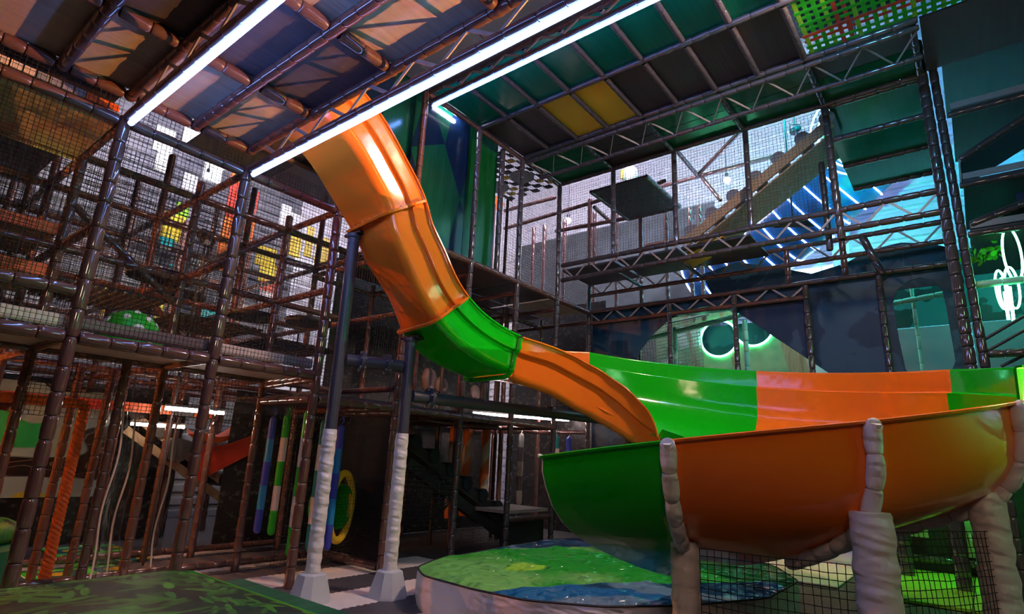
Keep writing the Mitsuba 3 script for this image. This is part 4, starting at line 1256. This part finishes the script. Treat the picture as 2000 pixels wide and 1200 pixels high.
part(wg, 'cords', net_mesh((13.8, 6.6, 2.6), (0, -1.7, .25), (0, .2, 2.6), 22, 30, .012), 'm_net_white', False)
part(wg, 'rail', cyl((13.8, 6.7, 5.25), (13.8, 4.8, 5.45), .03, 8), 'm_net_white')
part(wg, 'post', cyl((13.8, 6.7, 0), (13.8, 6.7, 5.25), .04, 8), 'm_foam')

# ------------------------------------------------------------------ log ramp on the bridge
R0, R1 = np.array((10.750, 4.182, 6.198)), np.array((10.750, 1.368, 7.970))
dR = R1 - R0
ra = thing('log_ramp', 'tan wooden ramp with round log steps climbing to the right on the balcony', 'ramp')
for x in (10.75, 11.75):
    o = np.array([x - 10.75, 0, 0])
    part(ra, 'side_board', bar(R0 + o, R1 + o, .04, .2), 'm_board_tan', False)
part(ra, 'underside', bar(R0 + (.5, 0, -.20), R1 + (.5, 0, -.20), .98, .03), 'm_board_tan', False)
part(ra, 'foot_board', bar(R0 + (.35, .1, -.32), R0 + (.35, -.75, .0), .6, .03), 'm_yellow', False)
for i in range(7):
    c = R0 + dR * (.045 + i * .156) + np.array([0, 0, .16])
    part(ra, 'log', cyl(c, c + (.96, 0, 0), .135, 20), 'm_plate', 35)

# glowing tube slide behind the balcony
T0, T1 = np.array((16.400, 5.857, 7.018)), np.array((15.400, 1.098, 9.702))
dT = (T1 - T0)
ts = thing('tube_slide', 'dark blue tube slide ringed with white light strips behind the balcony', 'slide')
sag = lambda t: np.array([0, 0, -.25 * math.sin(PI * t)])
tp = [T0 + dT * t + sag(t) for t in np.linspace(0, 1.02, 30)]
part(ts, 'tube', path_tube(tp, .98, 40, caps=False), 'm_tube', 60)
for i in range(13):
    t = .0 + i / 12.5
    c, d = T0 + dT * t + sag(t), dT + np.array([0, 0, -.25 * PI * math.cos(PI * t)])
    part(ts, 'light_ring', torus(c, d, 1.0, .022, 40, 6), 'm_white', **glow((5.5, 9.5, 16.0)))
ho = thing('hoop_lamp', 'half-hidden round tunnel mouth with curved light strips above the stepped deck', 'light')
hc = np.array((14.000, 1.096, 9.525))
for r, rad in ((.62, (5, 9, 4)), (.98, (3, 8, 8)), (1.14, (2, 6, 7))):
    part(ho, 'arc', torus(hc, (1, 0, .15), r, .022, 48, 6), 'm_white', **glow(rad))
part(ho, 'pole', cyl(hc + (0, 0, .8), (hc[0], hc[1], 15.58), .02, 8), 'm_case')
part(ho, 'rim', torus(hc, (1, 0, .15), .78, .10, 48, 8), 'm_toygreen')

# ------------------------------------------------------------------ right edge
rd = thing('side_decks', 'dark decks and sloping walkway stacked at the right edge before the blue wall', 'deck')
for z, x0, x1 in ((7.45, 10.6, 12.5), (6.2, 10.6, 12.8), (5.38, 10.6, 13.0), (8.75, 10.55, 13.2)):
    part(rd, 'panel', box((x0, -4.4, z), (x1, -.35, z + .05)), 'm_panel_brown', False)
    part(rd, 'edge', box((x0 - .02, -4.4, z + .06), (x0, -.35, z + .16)), 'm_plate', False)
    padded(rd, 'beam', (x0, -.3, z - .03), (x0, -4.4, z - .03), .05, sleeves=False, mat='m_foam_grey')
part(rd, 'walkway', bar((11.2, -.35, 6.65), (11.2, -2.0, 7.55), 1.2, .05), 'm_dark', False)
part(rd, 'walkway', bar((11.2, -.35, 5.55), (11.2, -2.0, 6.05), 1.2, .05), 'm_dark', False)
padded(rd, 'walkway_beam', (10.6, -.35, 6.6), (10.6, -2.0, 7.5), .05, mat='m_foam_grey')
padded(rd, 'walkway_beam', (10.6, -.35, 5.5), (10.6, -2.0, 6.0), .05, mat='m_foam_grey')
for x, y in ((14.2, -1.9), (13.6, -2.5), (12.9, -2.2), (13.2, -3.0)):
    padded(rd, 'post', (x, y, 4.0), (x, y, 10.2), .06, sleeves=False)
pl = thing('neon_panel', 'tall panel carrying glowing green loops at the right edge', 'sign')
NX = 10.9
part(pl, 'board', box((NX, -1.75, 3.1), (NX + .05, -.95, 6.0)), 'm_navy', False)
for nm, c, w, h in (('loop', (10.850, -0.775, 5.028), .10, .42), ('loop', (10.850, -0.582, 4.507), .06, .30), ('loop', (10.850, -0.706, 4.520), .075, .32), ('loop', (10.850, -0.607, 4.432), .05, .25)):
    a = np.linspace(0, 2 * PI, 32, endpoint=False)
    part(pl, nm, path_tube([(c[0], c[1] + w * math.cos(q), c[2] + h * math.sin(q)) for q in a], .017, 6, closed=True), 'm_white', **glow(NEON))
for q0, q1 in (((10.850, -0.612, 4.471), (10.850, -0.601, 4.042)), ((10.850, -0.680, 4.540), (10.850, -0.654, 4.013))):
    part(pl, 'stem', cyl(q0, q1, .022, 8), 'm_white', **glow(NEON))
sr = thing('stair_rail', 'pair of slim dark sloping handrails right of the balcony post', 'railing')
for a, b in (((10.600, -0.192, 3.672), (10.600, -0.817, 4.060)), ((10.600, -0.230, 3.518), (10.600, -0.789, 3.855)), ((10.600, -0.415, 3.327), (10.600, -0.738, 3.495))):
    part(sr, 'rail', cyl(a, b, .022, 10), 'm_case')
padded(sr, 'beam', (XB, -.3, 3.5), (XB, -2.2, 3.5), .055, mat='m_foam_grey', seg=.2)
padded(sr, 'beam', (XB + .3, -.3, 4.62), (XB + .3, -2.2, 4.62), .055, mat='m_foam_mint', sleeves=False)
iv = thing('ivy', 'bright green leafy garland on the upper right rail', 'plant')
gi = np.random.default_rng(5)
vv = []
for i in range(46):
    t = gi.random()
    c = np.array((11.200, -0.192, 5.119)) * (1 - t) + np.array((11.200, -0.620, 5.245)) * t + gi.normal(0, .06, 3)
    m = lathe([(0, .0), (.05, .006), (.055, 0), (.03, -.004)], c, gi.normal(0, 1, 3), 6)
    vv.append(m)
part(iv, 'leaf', cat(vv), 'm_foliage', False, kind='stuff')
sf = thing('far_floor', 'first-floor slab behind the arched wall', 'deck')
for i in range(3):
    part(sf, 'panel', box((12.06, -1.2 + 1.9 * i, 2.86), (14.5, .68 + 1.9 * i, 2.92)), 'm_panel_dark', False)
# beyond and below the bowl
gm = thing('floor_mats', 'bright green-lit floor mats far behind the bowl posts at the lower right', 'mat')
for i in range(3):
    for q in range(2):
        part(gm, 'tile', box((10.7 + 1.2 * i, -1.0 + 1.32 * q, .0), (11.88 + 1.2 * i, .30 + 1.32 * q, .04)), 'm_lime', False)
padded(gm, 'sill', (14.25, -1.0, .25), (14.25, 1.7, .25), .07, sleeves=False, mat='m_foam_grey')
for x, y in ((12.4, .42), (13.3, 1.25)):
    padded(gm, 'post', (x, y, 0), (x, y, 2.8), .11, sleeves=False, mat='m_foam_grey')
wf = thing('warm_floor', 'warm-lit glossy floor sheet seen under the bowl', 'mat')
for i in range(4):
    part(wf, 'tile', box((11.0 + 1.6 * i, 2.0, 0), (12.58 + 1.6 * i, 3.9, .02)), 'm_cream', False)
lw = thing('under_wall', 'dark boards with printed pieces closing the view far below the bowl', 'wall panel')
for y0, y1 in ((-2.6, -.3), (-.28, 1.9)):
    part(lw, 'panel', box((14.5, y0, 0), (14.55, y1, 2.0)), 'm_dark', False)
part(lw, 'panel', box((17.6, 1.5, 0), (17.65, 4.6, 3.0)), 'm_dark', False)
for a, b in (((14.300, 1.234, 0.633), (14.300, 0.934, 1.689)), ((14.300, 0.594, 0.362), (14.300, -0.112, 1.888))):
    part(lw, 'print', box((14.3, a[1], a[2]), (14.34, b[1], b[2])), 'm_forest', False)
tl = thing('wavy_wall', 'teal-lit wall of wavy padding at the lower right edge', 'wall panel')
GG = [[(9.9 + .05 * math.sin(z * 19 + 2 * math.sin(y * 5)), y, z) for z in np.linspace(.1, 2.9, 120)] for y in np.linspace(-1.0, -3.2, 16)]
part(tl, 'padding', shell(np.array(GG), .03), 'm_cream', True)

# rear hall frames seen through the balcony nets
obj('parapet', box((17.2, 5.7, 0), (17.26, 13.5, 10.1)), 'm_parapet', 'grey-green half-height wall across the rear hall behind the nets', 'wall panel', smooth=False)
hf = thing('hall_frame', 'brown padded frame in the bright rear hall behind the balcony nets', 'play frame')
for q, z0, z1 in (((13.400, 10.067, 8.876), 5.5, 8.8), ((13.400, 9.651, 8.782), 5.5, 8.8), ((13.400, 8.910, 9.285), 6, 8.8), ((12.600, 7.560, 8.170), 5.5, 8.8), ((13.400, 7.885, 8.542), 5.5, 8.8), ((12.600, 6.053, 7.961), 5.5, 8.8), ((13.400, 7.173, 8.532), 5.5, 8.8), ((14.600, 5.513, 9.218), 5.5, 8.8), ((14.600, 5.221, 9.140), 5.5, 8.8), ((13.400, 5.706, 7.455), 5.5, 8.8)):
    padded(hf, 'post', (q[0], q[1], z0), (q[0], q[1], z1), .06, sleeves=False)
for a, b in (((12.600, 10.604, 8.589), (12.600, 5.353, 8.734)), ((12.600, 10.643, 9.198), (12.600, 8.723, 9.148)), ((14.600, 7.021, 9.702), (14.600, 3.113, 9.702)), ((12.600, 8.689, 8.085), (12.600, 5.926, 7.930)), ((14.600, 6.881, 7.945), (14.600, 4.250, 7.921)), ((13.400, 5.354, 9.963), (14.600, 5.229, 9.696)), ((13.400, 3.687, 9.987), (14.600, 5.257, 9.736)), ((12.600, 7.435, 8.535), (13.600, 7.346, 8.332)), ((14.600, 5.115, 9.615), (14.600, 4.639, 8.803))):
    padded(hf, 'beam', a, b, .055, sleeves=False)
fd = thing('floating_deck', 'brown deck underside hanging in the rear hall behind the nets', 'deck')
for i in range(2):
    part(fd, 'panel', box((10.7 + .98 * i, 5.0, 7.9), (11.66 + .98 * i, 6.4, 7.95)), 'm_panel_brown', False)
for p0, p1 in (((10.7, 5.0, 7.92), (12.6, 5.0, 7.92)), ((10.7, 6.4, 7.92), (12.6, 6.4, 7.92)), ((12.6, 5.0, 7.92), (12.6, 6.4, 7.92))):
    padded(fd, 'beam', p0, p1, .05, sleeves=False)
pt = thing('perforated_deck', 'dark perforated deck with yellow slats and round pads near the inner corner', 'deck')
o = np.array([8.62, 7.26, 8.3])
for i in range(11):
    for j in range(8):
        if (i + j) % 2:
            part(pt, 'slat', box(o + (.19 * i, .2 * j, 0), o + (.14 + .19 * i, .15 + .2 * j, .03)), ('m_yellow' if (i * 7 + j * j) % 3 == 0 else 'm_black'), False)
        else:
            part(pt, 'bar', box(o + (-.02 + .19 * i, -.02 + .2 * j, .03), o + (.16 + .19 * i, .02 + .2 * j, .05)), 'm_black', False)
for q in ((8.6, 7.3, 8.32), (8.6, 8.8, 8.32)):
    padded(pt, 'beam', q, (10.7, q[1], q[2]), .045, sleeves=False)
for q in (8.7, 10.6):
    part(pt, 'post', cyl((q, 8.85, 0), (q, 8.85, 8.32), .04, 8), 'm_pole')
for c in ((9.75, 7.75, 8.26), (9.85, 8.6, 8.26)):
    part(pt, 'pad', lathe([(0, 0), (.3, 0), (.3, .03), (0, .03)], c, n=24), 'm_plate', 30)
rb = thing('red_board', 'red curved board on slim posts high in the rear hall', 'board')
part(rb, 'board', extr(Polygon([(0, 0), (1.6, .2), (2.4, .8), (2.0, 1.0), (.9, .7), (0, .6)]), (13.2, 13.2, 10.4), (1, 0, 0), (0, 0, 1), .05), 'm_redorange', False)
for x in (13.5, 15.0):
    part(rb, 'post', cyl((x, 13.16, 0), (x, 13.16, 11.0), .05, 8), 'm_foam')
obj('toy_figure', sphere((13.200, 6.620, 9.479), .22, 2, (1, 1, 1.5)), 'm_foam_mint', 'mint green bottle-shaped toy on the deck behind the nets', 'toy')
obj('yellow_board', box((13.400, 7.040, 9.900), np.array((13.400, 6.815, 9.624)) + (.1, 0, .0), .01), 'm_yellow', 'yellow board beside the mint toy behind the nets', 'board', smooth=False)

wy0, wy1, wz0, wz1 = .9, 3.9, 6.72, 7.55
kw = structure('window_1', box((17.86, wy0 - .06, wz0 - .06), (17.9, wy1 + .06, wz1 + .06)), 'm_white')
for i in range(3):
    y0 = wy0 + (wy1 - wy0) * i / 3
    s_ = nxt('pane', kw)
    put(s_, box((17.83, y0 + .04, wz0), (17.855, y0 + (wy1 - wy0) / 3 - .04, wz1)), 'm_white', False, **glow((1.5, 2.6, 3.2)))
obj('pillar', box((17.2, 2.05, 0), (17.6, 2.5, 11.5), .02), 'm_pad_grey', 'pale square pillar against the ribbed wall right of the glowing tube', 'pillar')
# ------------------------------------------------------------------ lamps
def tube_lamp(label, p0, p1, rad, group=None):
    k = thing('tube_lamp', label, 'light', group)
    p0, p1 = np.array(p0, float), np.array(p1, float)
    part(k, 'tube', cyl(p0, p1, .028, 10), 'm_white', 60, **glow(rad, .6))
    part(k, 'housing', bar(p0 + (0, 0, .05), p1 + (0, 0, .05), .09, .03), 'm_white', False)


tube_lamp('bright tube lamp under the deck left of the third brown post', (3.5, 9.2, 2.22), (4.35, 9.2, 2.22), (60, 44, 36))
tube_lamp('second tube lamp under the deck, thinner and lower', (3.5, 10.4, 2.0), (4.3, 10.4, 2.0), TUBE)
tube_lamp('long tube lamp above the twisted columns', (9.283, 8.400, 2.646), (13.025, 8.400, 2.788), (34, 25, 24))
tube_lamp('tube lamp under the second-floor deck', (9.679, 9.000, 5.544), (11.056, 9.000, 5.624), (26, 23, 21))


def bulb(label, c, r, rad):
    k = thing('bulb', label, 'light')
    part(k, 'globe', sphere(c, r, 2), 'm_white', True, **glow(rad))
    part(k, 'socket', cyl(np.array(c) + (0, 0, r * .8), np.array(c) + (0, 0, r * 2.2), r * .5, 10), 'm_black')
    part(k, 'cord', cyl(np.array(c) + (0, 0, r * 2), (c[0], c[1], 15.58), .006, 5), 'm_black')


bulb('warm round bulb behind the balcony nets, right of the two', (14.400, 4.385, 9.258), .09, (60, 42, 22))
bulb('warm round bulb behind the balcony nets, left of the two', (14.000, 9.180, 9.048), .09, (60, 42, 22))
bulb('small blue-white spot lamp behind the left nets', (4.478, 12.000, 7.217), .06, (10, 16, 90))


def flood(label, c, to, size, rad, weight=1.0, cat='light'):
    """A box floodlight with a glowing front."""
    k = thing('floodlight', label, cat)
    c, d = np.array(c, float), np.array(to, float) - np.array(c, float)
    a, b, d = frame(d)
    w, h = size
    q = [c + a * sx * w / 2 + b * sy * h / 2 for sx, sy in ((-1, -1), (1, -1), (1, 1), (-1, 1))]
    m = tm(q, [(0, 1, 2), (0, 2, 3)])
    if m.face_normals[0] @ d < 0:
        m.invert()
    part(k, 'lens', m, 'm_white', False, **glow(rad, weight))
    up = 15.58 if c[2] > 6.5 and not 7.5 < c[2] < 8.1 else 8.25 if c[2] > 7 else 2.9 if c[2] > 2.6 and c[2] < 2.9 else 0
    part(k, 'pole', cyl(c - d * .12, (*(c - d * .12)[:2], up), .018, 8), 'm_case')
    part(k, 'case', trimesh.convex.convex_hull(np.array([p - d * .01 + (p - c) * .06 for p in q] + [c + (p - c) * .5 - d * .22 for p in q])), 'm_case', False)


def stage(label, c, to, inten, beam=24, cutoff=30, glowrad=None, weight=.6):
    """A stage lamp: a can with a yoke, its lens glowing, its beam a spot light."""
    k = thing('stage_lamp', label, 'light')
    c, to = np.array(c, float), np.array(to, float)
    a, b, d = frame(to - c)
    part(k, 'can', lathe([(0, -.22), (.07, -.2), (.09, -.1), (.09, .1), (.095, .1), (.085, .06)], c, d, 20), 'm_case')
    part(k, 'lens', lathe([(0, .05), (.08, .05)], c, d, 20), 'm_white', False, **(glow(glowrad) if glowrad else {}))
    part(k, 'yoke', path_tube([c + a * .11, c + a * .11 + (0, 0, .16), c - a * .11 + (0, 0, .16), c - a * .11], .012, 6), 'm_case')
    part(k, 'pole', cyl(c + (0, 0, .16), (c[0], c[1], 15.58), .015, 8) if c[2] > 7 else cyl(c - (0, 0, .08), (c[0], c[1], 0), .018, 8), 'm_case')
    scene[nxt('beam', k)] = {'type': 'spot', 'intensity': rgb(inten), 'sampling_weight': float(weight), 'beam_width': beam, 'cutoff_angle': cutoff, 'to_world': T().look_at(origin=(c + d * .12).tolist(), target=to.tolist(), up=[0, 0, 1])}


stage('amber stage lamp right of the bowl, aimed at the slide and the left overhead panels', (8.5, -2.4, 2.2), (3.4, 6.4, 4.6), WARM, 19, 25, (300, 105, 26), 3)
stage('moving-head lamp high behind the balcony net, beside the ramp', (13.500, 2.464, 9.625), (17.800, 4.909, 11.295), (110, 120, 190), 40, 55, (2, 4, 12))
stage('black stage lamp at the end of the glowing tube slide, aimed at the ribbed wall', (13.700, 1.032, 7.976), (17.900, 0.313, 9.273), TEAL, 45, 62, None, 1.5)
stage('green stage lamp right of the bowl', (8.2, -2.9, 2.7), (3.4, 6.4, 3.6), (6.0, 60.0, 20.0), 20, 26, (20, 300, 80))
flood('white floodlight over the bridge, leftmost of three', (12.0, 8.2, 10.0), (13.0, 15.0, 9.0), (1.6, .5), BACKLIGHT, 1.6)
flood('white floodlight over the bridge, middle of three', (12.2, 6.2, 10.2), (18.0, 8.6, 9.5), (1.6, .5), BACKLIGHT, 1.6)
flood('cyan floodlight over the bridge, right of the white ones', (12.3, 2.6, 10.2), (18.0, 1.2, 8.6), (1.2, .5), (2.0, 110.0, 130.0), 1.5)
flood('white floodlight over the left rear hall', (4.5, 11.5, 9.9), (4.8, 15.2, 8.6), (3.4, .5), (70, 64, 84), 1.2)
flood('blue floodlight at the right edge of the rear hall', (13.4, -3.4, 11.6), (18, -2.2, 11.0), (1.2, .5), (1.0, 14.0, 110.0))
flood('green floodlight beyond the doorway', (13.0, -1.0, 5.6), (14.2, 1.0, 3.0), (.5, .3), (2.0, 26.0, 18.0))
flood('green floodlight above the forest mural', (13.0, 2.6, 7.0), (14.6, 3.4, 4.0), (.8, .2), (60.0, 92.0, 76.0), 1.2)
flood('green floodlight above the green mats', (13.0, .3, 2.75), (12.6, .4, 0), (.6, .4), (3.0, 46.0, 10.0))
flood('warm floodlight above the far floor under the bowl', (14.0, 3.0, 2.7), (13.8, 2.9, 0), (.5, .3), (42, 25, 14))
# the court's own soft lamps behind the viewer
flood('court floodlight under the upper deck, above the view, aimed at the left frame', (7.0, .1, 8.0), (4.2, 6.8, 1.5), (.6, .4), KEY, 4)
flood('soft hall lamp behind the viewer', (-2.6, -2.2, 5.4), (5.5, 5.0, 1.8), (1.6, 1.0), FILL, 2)
flood('soft hall lamp at the right behind the viewer', (5.0, -5.5, 5.6), (7.0, 3.0, 2.4), (1.6, 1.0), (3.4, 8.2, 3.8), 2)

flood('court floodlight under the upper deck, above the view, aimed at the balcony', (6.6, .5, 8.0), (11.5, 3.6, 5.4), (.5, .3), (8.0, 46.0, 76.0))
stage('white stage lamp inside the left upper floors, aimed at the white boards', (3.7, 11.2, 4.5), (4.2, 13.2, 6.2), (60, 54, 50), 60, 75)
stage('second white stage lamp inside the left upper floors, aimed at the yellow boards', (6.6, 11.2, 4.4), (7.0, 13.2, 5.4), (75, 64, 50), 60, 75)
stage('small amber stage lamp inside the left upper floors, behind the first front post', (.9, 9.3, 5.05), (2.4, 8.2, 3.2), (26, 8, 1.6), 60, 75)
stage('small amber stage lamp inside the left upper floors, behind the second front post', (3.8, 9.7, 5.05), (4.4, 7.6, 3.4), (26, 8, 1.8), 60, 75)
stage('small amber stage lamp in the left lower room', (.4, 9.7, 2.55), (2.6, 8.2, 1.0), (22, 6, 1.0), 60, 75)

tube_lamp('short bright lamp at the top of the enclosure wall, beside the right light strip', (6.6, 7.31, 8.31), (7.2, 7.31, 8.31), (40, 43, 52))
